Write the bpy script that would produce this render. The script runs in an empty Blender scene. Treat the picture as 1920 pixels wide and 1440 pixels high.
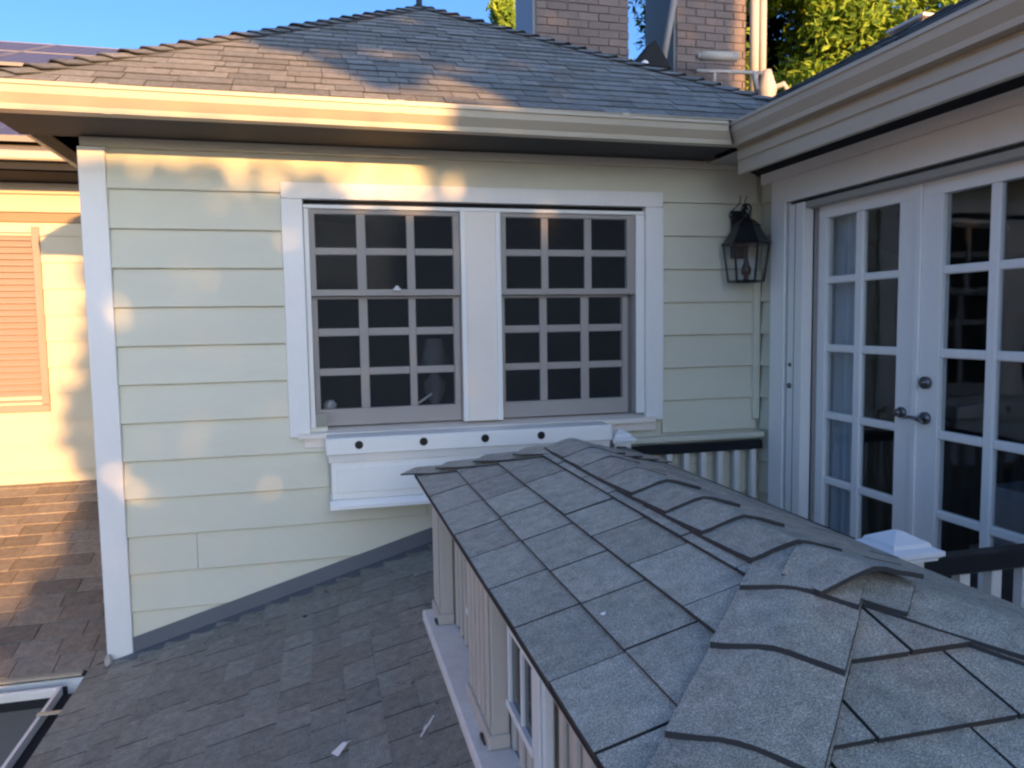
import bpy, bmesh, math, random
from mathutils import Vector, Matrix
random.seed(7)
rad = math.radians
SC = bpy.context.scene
COL = SC.collection

# ------------------------------------------------------------------ camera, world, sun, exposure
CAM = Vector((-2.3992, -3.8256, -0.6238))
yaw, pitch, roll, FPX = 0.2457, 0.0818, -0.0152, 1429.43
fw = Vector((math.sin(yaw)*math.cos(pitch), math.cos(yaw)*math.cos(pitch), -math.sin(pitch)))
rt = Vector((math.cos(yaw), -math.sin(yaw), 0)); up = rt.cross(fw)
r2 = math.cos(roll)*rt + math.sin(roll)*up; u2 = -math.sin(roll)*rt + math.cos(roll)*up
cd = bpy.data.cameras.new('camera'); cam = bpy.data.objects.new('camera', cd); COL.objects.link(cam)
cam.matrix_world = Matrix(((r2.x, u2.x, -fw.x, CAM.x), (r2.y, u2.y, -fw.y, CAM.y), (r2.z, u2.z, -fw.z, CAM.z), (0, 0, 0, 1)))
cd.sensor_width = 36; cd.lens = FPX/1920*36; cd.clip_start = 0.02; cd.clip_end = 3000
SC.camera = cam

SUN_AZ, SUN_EL = 12.0, 8.0          # light travels toward +Y, slightly toward -X
world = bpy.data.worlds.new('World'); SC.world = world; world.use_nodes = True
wn = world.node_tree.nodes; wl = world.node_tree.links
bgn = wn['Background']; sky = wn.new('ShaderNodeTexSky'); sky.sky_type = 'NISHITA'
sky.sun_disc = False; sky.sun_elevation = rad(SUN_EL); sky.sun_rotation = rad(180-SUN_AZ)
sky.air_density = 0.7; sky.dust_density = 3.0; sky.ozone_density = 4.0; sky.altitude = 100
wl.new(sky.outputs[0], bgn.inputs[0]); bgn.inputs[1].default_value = 0.15
sl = bpy.data.lights.new('sun', 'SUN'); so = bpy.data.objects.new('sun', sl); COL.objects.link(so)
sl.energy = 3.6; sl.angle = rad(0.5); sl.color = (1.0, 0.53, 0.18)
dvec = Vector((-math.sin(rad(SUN_AZ))*math.cos(rad(SUN_EL)), math.cos(rad(SUN_AZ))*math.cos(rad(SUN_EL)), -math.sin(rad(SUN_EL))))
so.rotation_euler = dvec.to_track_quat('-Z', 'Y').to_euler(); so.location = (2, -20, 6)
SC.view_settings.view_transform = 'Standard'; SC.view_settings.look = 'None'
SC.view_settings.gamma = 1; SC.view_settings.use_curve_mapping = False
SC.view_settings.exposure = 1.68
SC.cycles.max_bounces = 7; SC.cycles.transparent_max_bounces = 12
SC.cycles.filter_width = 2.4

# ------------------------------------------------------------------ materials
def mat(name):
    m = bpy.data.materials.new(name); m.use_nodes = True
    n = m.node_tree.nodes; l = m.node_tree.links
    return m, n, l, n['Principled BSDF']

def ramp(n, stops):
    r = n.new('ShaderNodeValToRGB')
    while len(r.color_ramp.elements) < len(stops): r.color_ramp.elements.new(0.5)
    for e, (p, c) in zip(r.color_ramp.elements, stops):
        e.position = p; e.color = (c[0], c[1], c[2], 1)
    return r

def pos_noise(n, l, scale, detail=4, rough=0.6, stretch=(1, 1, 1), dist=0.0):
    g = n.new('ShaderNodeNewGeometry'); mp = n.new('ShaderNodeMapping')
    mp.inputs['Scale'].default_value = stretch
    t = n.new('ShaderNodeTexNoise'); t.inputs['Scale'].default_value = scale
    t.inputs['Detail'].default_value = detail; t.inputs['Roughness'].default_value = rough
    t.inputs['Distortion'].default_value = dist
    l.new(g.outputs['Position'], mp.inputs[0]); l.new(mp.outputs[0], t.inputs['Vector'])
    return t

def mixc(n, l, a, b, fac, mode='MIX'):
    m = n.new('ShaderNodeMix'); m.data_type = 'RGBA'; m.blend_type = mode
    for sock, v in ((6, a), (7, b), (0, fac)):
        if hasattr(v, 'is_output'): l.new(v, m.inputs[sock])
        elif sock == 0: m.inputs[0].default_value = v
        else: m.inputs[sock].default_value = (v[0], v[1], v[2], 1)
    return m.outputs[2]

def bump(n, l, h, strength, distance):
    b = n.new('ShaderNodeBump'); b.inputs['Strength'].default_value = strength
    b.inputs['Distance'].default_value = distance; l.new(h, b.inputs['Height'])
    return b

def paint(name, c, rough=0.5, dirt=(0.55, 0.5, 0.42), amount=0.25, scale=3.0, stretch=(1, 1, 1), grain=None, spec=0.35, per_object=0.0):
    m, n, l, p = mat(name)
    t = pos_noise(n, l, scale, 6, 0.65, stretch)
    r = ramp(n, [(0.42, (0, 0, 0)), (0.85, (1, 1, 1))]); l.new(t.outputs[0], r.inputs[0])
    mul = n.new('ShaderNodeMath'); mul.operation = 'MULTIPLY'; mul.inputs[1].default_value = amount
    l.new(r.outputs[0], mul.inputs[0])
    dc = [a*b for a, b in zip(c, dirt)]
    out = mixc(n, l, c, dc, mul.outputs[0])
    t2 = pos_noise(n, l, scale*14, 3, 0.5, stretch)
    out = mixc(n, l, out, [x*0.93 for x in c], t2.outputs[0])
    if per_object:
        oi = n.new('ShaderNodeObjectInfo'); mr = n.new('ShaderNodeMapRange')
        mr.inputs[3].default_value = 1-per_object; mr.inputs[4].default_value = 1+per_object
        l.new(oi.outputs['Random'], mr.inputs[0])
        vm = n.new('ShaderNodeVectorMath'); vm.operation = 'SCALE'
        l.new(out, vm.inputs[0]); l.new(mr.outputs[0], vm.inputs['Scale']); out = vm.outputs[0]
    l.new(out, p.inputs['Base Color'])
    p.inputs['Roughness'].default_value = rough
    p.inputs['Specular IOR Level'].default_value = spec
    g = pos_noise(n, l, 55, 5, 0.6, grain or (1, 1, 1))
    l.new(bump(n, l, g.outputs[0], 0.25, 0.002).outputs[0], p.inputs['Normal'])
    return m

def shingle_mat(name, dark, light, warm, var=0.35, lichen=0.0):
    m, n, l, p = mat(name)
    gr = pos_noise(n, l, 420, 2, 0.7)
    r = ramp(n, [(0.33, [x*0.45 for x in dark]), (0.5, dark), (0.62, light), (0.75, [min(1, x*1.7) for x in light])])
    l.new(gr.outputs[0], r.inputs[0])
    oi = n.new('ShaderNodeObjectInfo')
    big = pos_noise(n, l, 5, 5, 0.65)
    rr = ramp(n, [(0.35, (0, 0, 0)), (0.7, (1, 1, 1))]); l.new(big.outputs[0], rr.inputs[0])
    c = mixc(n, l, r.outputs[0], warm, 0.0)
    wm = n.new('ShaderNodeMath'); wm.operation = 'MULTIPLY'; wm.inputs[1].default_value = 0.55
    l.new(rr.outputs[0], wm.inputs[0])
    wc = mixc(n, l, r.outputs[0], warm, 1.0, 'MULTIPLY')
    c = mixc(n, l, r.outputs[0], wc, wm.outputs[0])
    mr = n.new('ShaderNodeMapRange'); mr.inputs[3].default_value = 1-var; mr.inputs[4].default_value = 1+var
    l.new(oi.outputs['Random'], mr.inputs[0])
    t3 = pos_noise(n, l, 28, 4, 0.6)
    mr3 = n.new('ShaderNodeMapRange'); mr3.inputs[1].default_value = 0.3; mr3.inputs[2].default_value = 0.7
    mr3.inputs[3].default_value = 0.8; mr3.inputs[4].default_value = 1.18
    l.new(t3.outputs[0], mr3.inputs[0])
    mm = n.new('ShaderNodeMath'); mm.operation = 'MULTIPLY'; l.new(mr.outputs[0], mm.inputs[0]); l.new(mr3.outputs[0], mm.inputs[1])
    vm = n.new('ShaderNodeVectorMath'); vm.operation = 'SCALE'
    l.new(c, vm.inputs[0]); l.new(mm.outputs[0], vm.inputs['Scale'])
    l.new(vm.outputs[0], p.inputs['Base Color'])
    p.inputs['Roughness'].default_value = 0.9; p.inputs['Specular IOR Level'].default_value = 0.2
    l.new(bump(n, l, gr.outputs[0], 0.8, 0.003).outputs[0], p.inputs['Normal'])
    return m

M = {}
M['siding'] = paint('cream_siding', (0.65, 0.635, 0.515), 0.5, (0.80, 0.77, 0.72), 0.75, 1.6, (0.6, 0.6, 1.4), (0.15, 0.15, 1.5), per_object=0.03)
M['siding_sun_toned'] = paint('sun_toned_siding', (0.56, 0.50, 0.37), 0.55, (0.75, 0.72, 0.66), 0.4, 2.2)  # darker golden copy of the siding paint, sun tone put into its colour
M['trim'] = paint('white_trim', (0.80, 0.79, 0.765), 0.42, (0.78, 0.74, 0.66), 0.45, 4, (1, 1, 0.4))
M['gutter'] = paint('gutter_paint', (0.50, 0.44, 0.34), 0.35, (0.5, 0.45, 0.36), 0.5, 3, (0.6, 0.6, 3))
M['pinkwhite'] = paint('mullion_paint', (0.80, 0.73, 0.66), 0.45, (0.85, 0.8, 0.72), 0.4, 5)
M['lampcloth'] = paint('lamp_cloth', (0.17, 0.18, 0.19), 0.8)
M['doorwhite'] = paint('door_white', (0.90, 0.885, 0.84), 0.4, (0.85, 0.82, 0.78), 0.35, 4, (1, 1, 0.4))
M['sash'] = paint('sash_paint', (0.78, 0.71, 0.65), 0.5, (0.8, 0.8, 0.8), 0.4, 6)
M['taupe'] = paint('taupe_sash', (0.30, 0.27, 0.25), 0.45, (0.7, 0.7, 0.7), 0.4, 6)
M['soffit'] = paint('shaded_soffit', (0.05, 0.052, 0.055), 0.7, (0.6, 0.6, 0.6), 0.5, 2)  # soffit colour darkened to carry the shade under the eave
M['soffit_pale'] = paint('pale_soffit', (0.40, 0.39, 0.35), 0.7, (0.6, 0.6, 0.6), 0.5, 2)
M['worn'] = paint('worn_ledge', (0.80, 0.75, 0.70), 0.8, (0.5, 0.48, 0.48), 0.7, 22)
M['post'] = paint('weathered_post', (0.58, 0.52, 0.45), 0.65, (0.5, 0.48, 0.45), 0.7, 9, (1, 1, 0.25))
M['black'] = paint('black_metal', (0.012, 0.013, 0.016), 0.35, (1.4, 1.4, 1.4), 0.5, 12)
M['darkgap'] = paint('dark_flashing', (0.035, 0.04, 0.045), 0.6, (0.7, 0.7, 0.7), 0.5, 8)
M['flash_shade'] = paint('roof_flashing_and_shade', (0.12, 0.13, 0.145), 0.55, (0.6, 0.6, 0.6), 0.5, 7)  # flashing grey; also stands for shade on the lower storey and chimney side
M['felt_shade'] = paint('roof_felt_and_shade', (0.018, 0.019, 0.022), 0.9, (0.7, 0.7, 0.7), 0.5, 7)  # roof felt; its near-black also stands for shade under the eave and indoors
M['nickel'] = paint('dull_nickel', (0.20, 0.19, 0.19), 0.3, (0.6, 0.6, 0.6), 0.4, 20)
M['nickel'].node_tree.nodes['Principled BSDF'].inputs['Metallic'].default_value = 0.8
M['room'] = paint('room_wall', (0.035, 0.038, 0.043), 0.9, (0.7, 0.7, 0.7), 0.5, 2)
M['curtain'] = paint('curtain_cloth', (0.60, 0.62, 0.64), 0.9, (0.8, 0.8, 0.8), 0.4, 5)
M['curtain_dark'] = paint('curtain_dark_cloth', (0.62, 0.55, 0.57), 0.9, (0.8, 0.8, 0.8), 0.4, 5)
M['shutter'] = paint('tan_shutter', (0.31, 0.235, 0.20), 0.6, (0.8, 0.75, 0.7), 0.4, 4)
M['brownband'] = paint('brown_band', (0.26, 0.19, 0.12), 0.6, (0.7, 0.7, 0.7), 0.4, 4)
M['pipe'] = paint('pale_pipe', (0.46, 0.42, 0.37), 0.5, (0.6, 0.55, 0.5), 0.6, 9)
M['pipe_grey'] = paint('grey_metal', (0.24, 0.24, 0.27), 0.5, (0.7, 0.7, 0.7), 0.5, 6)
M['deck'] = paint('deck_floor', (0.45, 0.43, 0.40), 0.8, (0.6, 0.6, 0.6), 0.6, 6)
M['boxpaint'] = paint('planter_white', (0.89, 0.875, 0.83), 0.38, (0.8, 0.8, 0.78), 0.3, 5)
M['cap'] = paint('cap_white', (0.88, 0.89, 0.90), 0.35, (0.85, 0.85, 0.85), 0.3, 8)
M['baluster'] = paint('baluster_white', (0.74, 0.72, 0.68), 0.5, (0.8, 0.75, 0.7), 0.5, 8)
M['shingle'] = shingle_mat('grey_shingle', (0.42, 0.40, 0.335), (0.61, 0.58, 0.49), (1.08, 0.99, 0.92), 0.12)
M['capshingle'] = shingle_mat('cap_shingle', (0.41, 0.385, 0.32), (0.59, 0.56, 0.475), (1.08, 0.98, 0.9), 0.08)
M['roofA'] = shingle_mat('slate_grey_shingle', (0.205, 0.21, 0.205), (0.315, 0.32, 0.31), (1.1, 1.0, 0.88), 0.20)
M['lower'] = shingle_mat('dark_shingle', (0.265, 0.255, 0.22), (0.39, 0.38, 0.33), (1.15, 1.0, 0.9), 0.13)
M['side'] = shingle_mat('brown_shingle', (0.24, 0.205, 0.17), (0.36, 0.31, 0.265), (1.1, 0.96, 0.82), 0.25)

def glass(name='window_glass', ior=1.5):
    m, n, l, p = mat(name)
    n.remove(p); out = n['Material Output']
    tr = n.new('ShaderNodeBsdfTransparent'); tr.inputs[0].default_value = (0.93, 0.95, 0.96, 1)
    gl = n.new('ShaderNodeBsdfGlossy'); gl.inputs['Roughness'].default_value = 0.03
    fr = n.new('ShaderNodeFresnel'); ge = n.new('ShaderNodeNewGeometry'); io = n.new('ShaderNodeMapRange')
    io.inputs[3].default_value = ior; io.inputs[4].default_value = 1/ior; l.new(ge.outputs['Backfacing'], io.inputs[0]); l.new(io.outputs[0], fr.inputs[0])
    t = pos_noise(n, l, 2.5, 2, 0.5)
    b = bump(n, l, t.outputs[0], 0.15, 0.02)
    l.new(b.outputs[0], gl.inputs['Normal'])
    mx = n.new('ShaderNodeMixShader'); l.new(fr.outputs[0], mx.inputs[0]); l.new(tr.outputs[0], mx.inputs[1]); l.new(gl.outputs[0], mx.inputs[2])
    l.new(mx.outputs[0], out.inputs[0]); return m
M['glass'] = glass(); M['screened'] = glass('screened_glass', 1.08)

def screen():
    m, n, l, p = mat('insect_screen')
    n.remove(p); out = n['Material Output']
    tr = n.new('ShaderNodeBsdfTransparent'); df = n.new('ShaderNodeBsdfDiffuse'); df.inputs[0].default_value = (0.07, 0.075, 0.08, 1)
    mx = n.new('ShaderNodeMixShader'); mx.inputs[0].default_value = 0.20
    l.new(tr.outputs[0], mx.inputs[1]); l.new(df.outputs[0], mx.inputs[2]); l.new(mx.outputs[0], out.inputs[0]); return m

def brick_mat():
    m, n, l, p = mat('chimney_brick')
    oi = n.new('ShaderNodeObjectInfo')
    r = ramp(n, [(0.0, (0.19, 0.15, 0.14)), (0.5, (0.22, 0.175, 0.165)), (1.0, (0.25, 0.20, 0.185))]); l.new(oi.outputs['Random'], r.inputs[0])
    t = pos_noise(n, l, 30, 5, 0.7); out = mixc(n, l, r.outputs[0], (0.13, 0.10, 0.09), t.outputs[0])
    l.new(out, p.inputs['Base Color']); p.inputs['Roughness'].default_value = 0.9
    l.new(bump(n, l, t.outputs[0], 0.6, 0.01).outputs[0], p.inputs['Normal']); return m
M['brick'] = brick_mat()
M['edge'] = paint('asphalt_edge_shade', (0.045, 0.046, 0.048), 0.9)  # black asphalt edges, also painting in the shadow under shingle laps
M['mortar'] = paint('mortar', (0.17, 0.15, 0.14), 0.9, (0.7, 0.7, 0.7), 0.6, 8)

def leaf_mat(name, a, b, trans=0.5):
    m, n, l, p = mat(name)
    n.remove(p); out = n['Material Output']
    t = pos_noise(n, l, 3.5, 3, 0.6)
    r = ramp(n, [(0.35, a), (0.65, b)]); l.new(t.outputs[0], r.inputs[0])
    df = n.new('ShaderNodeBsdfDiffuse'); tl = n.new('ShaderNodeBsdfTranslucent')
    l.new(r.outputs[0], df.inputs[0]); l.new(r.outputs[0], tl.inputs[0])
    mx = n.new('ShaderNodeMixShader'); mx.inputs[0].default_value = trans
    l.new(df.outputs[0], mx.inputs[1]); l.new(tl.outputs[0], mx.inputs[2]); l.new(mx.outputs[0], out.inputs[0]); return m
M['leaf'] = leaf_mat('yellow_green_leaf', (0.15, 0.26, 0.04), (0.48, 0.58, 0.09), 0.4)
M['leafdark'] = leaf_mat('dark_leaf', (0.02, 0.045, 0.012), (0.05, 0.09, 0.02), 0.25)
M['bark'] = paint('bark', (0.12, 0.09, 0.07), 0.9, (0.6, 0.6, 0.6), 0.7, 12)

def ground_mat():
    m, n, l, p = mat('ground_concrete')
    t = pos_noise(n, l, 0.8, 8, 0.7); r = ramp(n, [(0.35, (0.22, 0.21, 0.19)), (0.6, (0.30, 0.29, 0.27)), (0.8, (0.36, 0.35, 0.33))])
    l.new(t.outputs[0], r.inputs[0]); l.new(r.outputs[0], p.inputs['Base Color']); p.inputs['Roughness'].default_value = 0.95
    return m
M['ground'] = ground_mat()

def solar_mat():
    m, n, l, p = mat('solar_cells')
    g = n.new('ShaderNodeTexCoord')
    br = n.new('ShaderNodeTexBrick'); br.offset = 0
    br.inputs['Color1'].default_value = (0.09, 0.08, 0.11, 1); br.inputs['Color2'].default_value = (0.11, 0.095, 0.13, 1)
    br.inputs['Mortar'].default_value = (0.20, 0.19, 0.22, 1); br.inputs['Scale'].default_value = 1
    br.inputs['Mortar Size'].default_value = 0.006; br.inputs['Brick Width'].default_value = 0.155; br.inputs['Row Height'].default_value = 0.155
    l.new(g.outputs['Object'], br.inputs[0]); l.new(br.outputs[0], p.inputs['Base Color'])
    p.inputs['Roughness'].default_value = 0.45; p.inputs['Specular IOR Level'].default_value = 0.4
    return m
M['solar'] = solar_mat()

# ------------------------------------------------------------------ builders
def new_obj(name, verts, faces, m, parent=None, smooth=False, edge_from=None):
    me = bpy.data.meshes.new(name); me.from_pydata([tuple(v) for v in verts], [], faces)
    me.materials.append(M[m] if isinstance(m, str) else m)
    if edge_from is not None:
        me.materials.append(M['edge'])
        for k_, pl in enumerate(me.polygons):
            if edge_from(k_): pl.material_index = 1
    if smooth: me.polygons.foreach_set('use_smooth', [True]*len(me.polygons))
    me.update()
    o = bpy.data.objects.new(name, me); COL.objects.link(o)
    if parent is not None:
        o.parent = parent
        if parent.type == 'EMPTY': o.location = -parent.location
    return o

class MB:
    def __init__(s): s.v = []; s.f = []
    def add(s, verts, faces):
        b = len(s.v); s.v += [Vector(v) for v in verts]; s.f += [tuple(b+i for i in f) for f in faces]
    def box(s, x0, x1, y0, y1, z0, z1, ch=0.0):
        if x0 > x1: x0, x1 = x1, x0
        if y0 > y1: y0, y1 = y1, y0
        if z0 > z1: z0, z1 = z1, z0
        ch = min(ch, (x1-x0)*0.3, (y1-y0)*0.3, (z1-z0)*0.3)
        if ch <= 0:
            s.add([(x0,y0,z0),(x1,y0,z0),(x1,y1,z0),(x0,y1,z0),(x0,y0,z1),(x1,y0,z1),(x1,y1,z1),(x0,y1,z1)],
                  [(0,3,2,1),(4,5,6,7),(0,1,5,4),(1,2,6,5),(2,3,7,6),(3,0,4,7)]); return
        bm = bmesh.new(); r = bmesh.ops.create_cube(bm, size=1)
        for v in bm.verts:
            v.co = ((x0+x1)/2+v.co.x*(x1-x0), (y0+y1)/2+v.co.y*(y1-y0), (z0+z1)/2+v.co.z*(z1-z0))
        bmesh.ops.bevel(bm, geom=bm.edges[:], offset=ch, segments=1, affect='EDGES')
        s.add([v.co.copy() for v in bm.verts], [[v.index for v in f.verts] for f in bm.faces]) if s._idx(bm) else None
        bm.free()
    def _idx(s, bm):
        bm.verts.index_update(); return True
    def prism(s, prof, f0, f1, closed=True):
        """prof: list of 2-D points; f0/f1 map a profile point to 3-D at either end"""
        n = len(prof); a = [f0(p) for p in prof]; b = [f1(p) for p in prof]
        fs = [(i, (i+1) % n, n+(i+1) % n, n+i) for i in range(n)]
        fs += [tuple(range(n))[::-1], tuple(range(n, 2*n))]
        s.add(a+b, fs)
    def tube(s, pts, r, seg=8, r1=None):
        pts = [Vector(p) for p in pts]; n = len(pts); base = len(s.v)
        for i, p in enumerate(pts):
            d = (pts[min(i+1, n-1)]-pts[max(i-1, 0)]).normalized()
            a = d.orthogonal().normalized() if abs(d.z) > 0.95 else d.cross(Vector((0, 0, 1))).normalized()
            b = d.cross(a); rr = r if r1 is None else r+(r1-r)*i/(n-1)
            for k in range(seg):
                t = 2*math.pi*k/seg; s.v.append(p+(a*math.cos(t)+b*math.sin(t))*rr)
        for i in range(n-1):
            for k in range(seg):
                s.f.append((base+i*seg+k, base+i*seg+(k+1) % seg, base+(i+1)*seg+(k+1) % seg, base+(i+1)*seg+k))
        s.f.append(tuple(base+k for k in range(seg))[::-1]); s.f.append(tuple(base+(n-1)*seg+k for k in range(seg)))
    def lathe(s, c, prof, seg=12, rot=0):
        base = len(s.v); c = Vector(c)
        for (r, z) in prof:
            for k in range(seg):
                t = 2*math.pi*k/seg+rot; s.v.append(c+Vector((r*math.cos(t), r*math.sin(t), z)))
        for i in range(len(prof)-1):
            for k in range(seg):
                s.f.append((base+i*seg+k, base+i*seg+(k+1) % seg, base+(i+1)*seg+(k+1) % seg, base+(i+1)*seg+k))
        s.f.append(tuple(base+k for k in range(seg))[::-1]); s.f.append(tuple(base+(len(prof)-1)*seg+k for k in range(seg)))
    def out(s, name, m, parent=None, smooth=False): return new_obj(name, s.v, s.f, m, parent, smooth)

def tag(o, label=None, cat=None, group=None, kind=None):
    if label: o['label'] = label
    if cat: o['category'] = cat
    if group: o['group'] = group
    if kind: o['kind'] = kind
    return o
def thing(name, loc, label, cat, group=None):
    o = bpy.data.objects.new(name, None); COL.objects.link(o); o.location = loc; o.empty_display_size = 0.1
    return tag(o, label, cat, group)
def bx(name, b, m, parent=None, ch=0.003):
    q = MB(); q.box(*b, ch); return q.out(name, m, parent)

def clip(poly, region):
    """Sutherland-Hodgman: poly by convex CCW region"""
    out = poly
    for i in range(len(region)):
        ax, ay = region[i]; bx_, by = region[(i+1) % len(region)]
        def side(p): return (bx_-ax)*(p[1]-ay)-(by-ay)*(p[0]-ax)
        inp, out = out, []
        for j in range(len(inp)):
            p, q = inp[j], inp[(j+1) % len(inp)]; sp, sq = side(p), side(q)
            if sp >= 0: out.append(p)
            if (sp >= 0) != (sq >= 0):
                t = sp/(sp-sq); out.append((p[0]+(q[0]-p[0])*t, p[1]+(q[1]-p[1])*t))
        if len(out) < 3: return []
    return out

def shingles(parent, O, U, V, region, exposure, width, m, thick=0.005, lap=0.004, gap=0.004, jitter=0.0, offs=None, limit=290,
             wav=0.0015, v_start=0.0, u_origin=0.0, key=None, dark_edge=True):
    O = Vector(O); U = Vector(U).normalized(); V = Vector(V).normalized(); N = U.cross(V)
    if N.z < 0: N = -N
    umin = min(p[0] for p in region); umax = max(p[0] for p in region); vmax = max(p[1] for p in region)
    ar = sum(region[i][0]*region[(i+1) % len(region)][1]-region[(i+1) % len(region)][0]*region[i][1] for i in range(len(region)))
    if ar < 0: region = region[::-1]
    items = []
    j = 0; v = v_start
    while v < vmax:
        u = u_origin + (offs(j) if offs else (j % 2)*width*0.5) - width*3
        while u > umin-width: u -= width
        first = True
        while u < umax:
            w = width*(1+random.uniform(-jitter, jitter))
            poly = clip([(u+gap/2, v+0.001), (u+w-gap/2, v+0.001+random.uniform(-0.0015, 0.0015)), (u+w-gap/2, v+exposure+0.004), (u+gap/2, v+exposure+0.004)], region)
            if len(poly) >= 3:
                a2 = abs(sum(poly[i][0]*poly[(i+1) % len(poly)][1]-poly[(i+1) % len(poly)][0]*poly[i][1] for i in range(len(poly))))/2
                if a2 > 2e-5:
                    dz = random.uniform(0, wav)
                    def h(p): return thick+dz+lap*(1-(p[1]-v)/exposure)
                    n = len(poly)
                    vb = [O+U*p[0]+V*p[1]-N*0.001 for p in poly]; vt = [O+U*p[0]+V*p[1]+N*h(p) for p in poly]
                    fs = [(i, (i+1) % n, n+(i+1) % n, n+i) for i in range(n)]+[tuple(range(n, 2*n))]
                    items.append((a2, key((vt[0]+vt[n//2])/2) if key else 0, vb+vt, fs))
            u += w
        v += exposure; j += 1
    items.sort(key=lambda t: (t[1], -t[0]))
    rest = MB(); k = 0
    for a2, _, vs, fs in items:
        if k < limit: new_obj('shingle', vs, fs, m, parent, edge_from=(lambda i_, nf=len(fs): i_ < nf-1) if dark_edge else None); k += 1
        else: rest.add(vs, fs)
    if rest.f: tag(rest.out('shingle_field', m, parent), kind='stuff')
    return k

def cap_piece(parent, P, D, eL, eR, w, L, lift, m, curl=0.0, th=0.006, tilt=0.0):
    """bent shingle cap: P front end on the hip line, D up the hip, eL/eR down each face"""
    P, D, eL, eR = Vector(P), Vector(D).normalized(), Vector(eL).normalized(), Vector(eR).normalized()
    up_ = Vector((0, 0, 1)); nt, ns = 8, 6; top = []
    for i in range(ns+1):
        s_ = i/ns
        for j in range(nt+1):
            t = -1+2*j/nt
            a = abs(t)*w; e = eL if t < 0 else eR
            soft = 0.003*max(0, 1-abs(t)*6)
            q = P+D*(s_*L)+e*a+up_*(th+0.004-soft+lift*(1-s_)**1.3+curl*(1-s_)**2*(abs(t)**2)+tilt*t*(1-s_))
            q += Vector((random.uniform(-1, 1), random.uniform(-1, 1), random.uniform(-1, 1)))*0.0008
            top.append(q)
    n = len(top); verts = top+[p-up_*th for p in top]; W = nt+1; fs = []
    for i in range(ns):
        for j in range(nt):
            a = i*W+j; fs.append((a, a+1, a+W+1, a+W))
    nf = len(fs)
    for i in range(ns):
        for j in range(nt):
            a = i*W+j; fs.append((n+a, n+a+W, n+a+W+1, n+a+1))
    for j in range(nt): fs.append((j, n+j, n+j+1, j+1)); a = ns*W+j; fs.append((a, a+1, n+a+1, n+a))
    for i in range(ns): a = i*W; fs.append((a, a+W, n+a+W, n+a)); a = i*W+nt; fs.append((a, n+a, n+a+W, a+W))
    return new_obj('ridge_cap', verts, fs, m, parent, edge_from=lambda i_: i_ >= nf)

GUT = [(0, 0.105), (0, 0), (0.055, 0), (0.058, 0.022), (0.072, 0.040), (0.088, 0.060), (0.092, 0.090), (0.100, 0.092), (0.100, 0.108), (0.086, 0.108),
       (0.086, 0.064), (0.066, 0.044), (0.052, 0.006), (0.006, 0.006), (0.006, 0.105)]

P = 0.178   # siding course
# ================================================================== SETTING
g = MB(); g.box(-900, 900, -900, 900, -5.1, -5.0); tag(g.out('ground', 'ground'), kind='structure')

# ================================================================== WINDOW WING (wall A: plane Y=0)
wingA = thing('house_wing', (-1.7, 1.5, -5), 'cream clapboard wing with two grey-sashed windows under a grey shingled hip roof', 'house')
XL = -3.39
sh = MB()
for b in ((XL+0.01, -2.46, 0.013, 0.12, -5, 0.33), (-0.70, 0.30, 0.013, 0.12, -5, 0.33), (-2.46, -0.70, 0.013, 0.12, -5, -1.175), (-2.46, -0.70, 0.013, 0.12, -0.028, 0.33)):
    sh.box(*b)
sh.box(XL+0.01, XL+0.12, 0.12, 3.2, -5, 0.33); sh.box(XL+0.01, 0.3, 3.2, 3.3, -5, 0.33)
wallA = sh.out('wall', 'siding', wingA)
def board(x0, x1, k, ztop=None, parent=wallA):
    zb = -k*P; zt = zb+P if ztop is None else ztop
    q = MB(); prof = [(0.013, zb), (-0.009, zb), (-0.0115, zb+0.003), (0.007, zt+0.004), (0.013, zt+0.004)]
    wv = random.uniform(-0.0008, 0.0008)
    q.prism(prof, lambda p: (x0, p[0]+wv, p[1]), lambda p: (x1, p[0]+wv, p[1]))
    return q.out('siding_board', 'siding', parent)
board(-3.300, -0.03, 0, 0.176)
for k in range(1, 7):
    board(-3.300, -2.557, k); board(-0.597, -0.03, k)
board(-3.300, -2.375, 7); board(-0.597, -0.03, 7); board(-2.375, -0.597, 8)
board(-3.300, -2.377, 8); board(-0.595, -0.03, 8)
for k in range(9, 18):
    xj = [-2.62, -1.9, -3.0, -2.3][k % 4]
    board(-3.300, xj-0.0012, k); board(xj+0.0012, -0.03, k)
# left side wall of the wing
for k in range(0, 16):
    q = MB(); zb = -k*P; prof = [(0.0, zb), (-0.018, zb), (-0.004, zb+P), (0.0, zb+P)]
    q.prism(prof, lambda p: (XL+0.01+p[0], 0.02, p[1]), lambda p: (XL+0.01+p[0], 2.0, p[1])); q.out('siding_board', 'siding', wallA)
bx('corner_board', (XL-0.022, -3.300, -0.022, 0.012, -2.32, 0.180), 'trim', wingA)
bx('corner_board', (XL-0.022, XL+0.009, 0.013, 0.10, -2.32, 0.180), 'trim', wingA)
bx('frieze_board', (XL-0.012, -0.03, -0.014, 0.012, 0.182, 0.224), 'siding', wingA)
bx('corner_trim', (-0.052, -0.012, -0.026, 0.012, -1.19, -0.36), 'siding', wingA)
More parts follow.
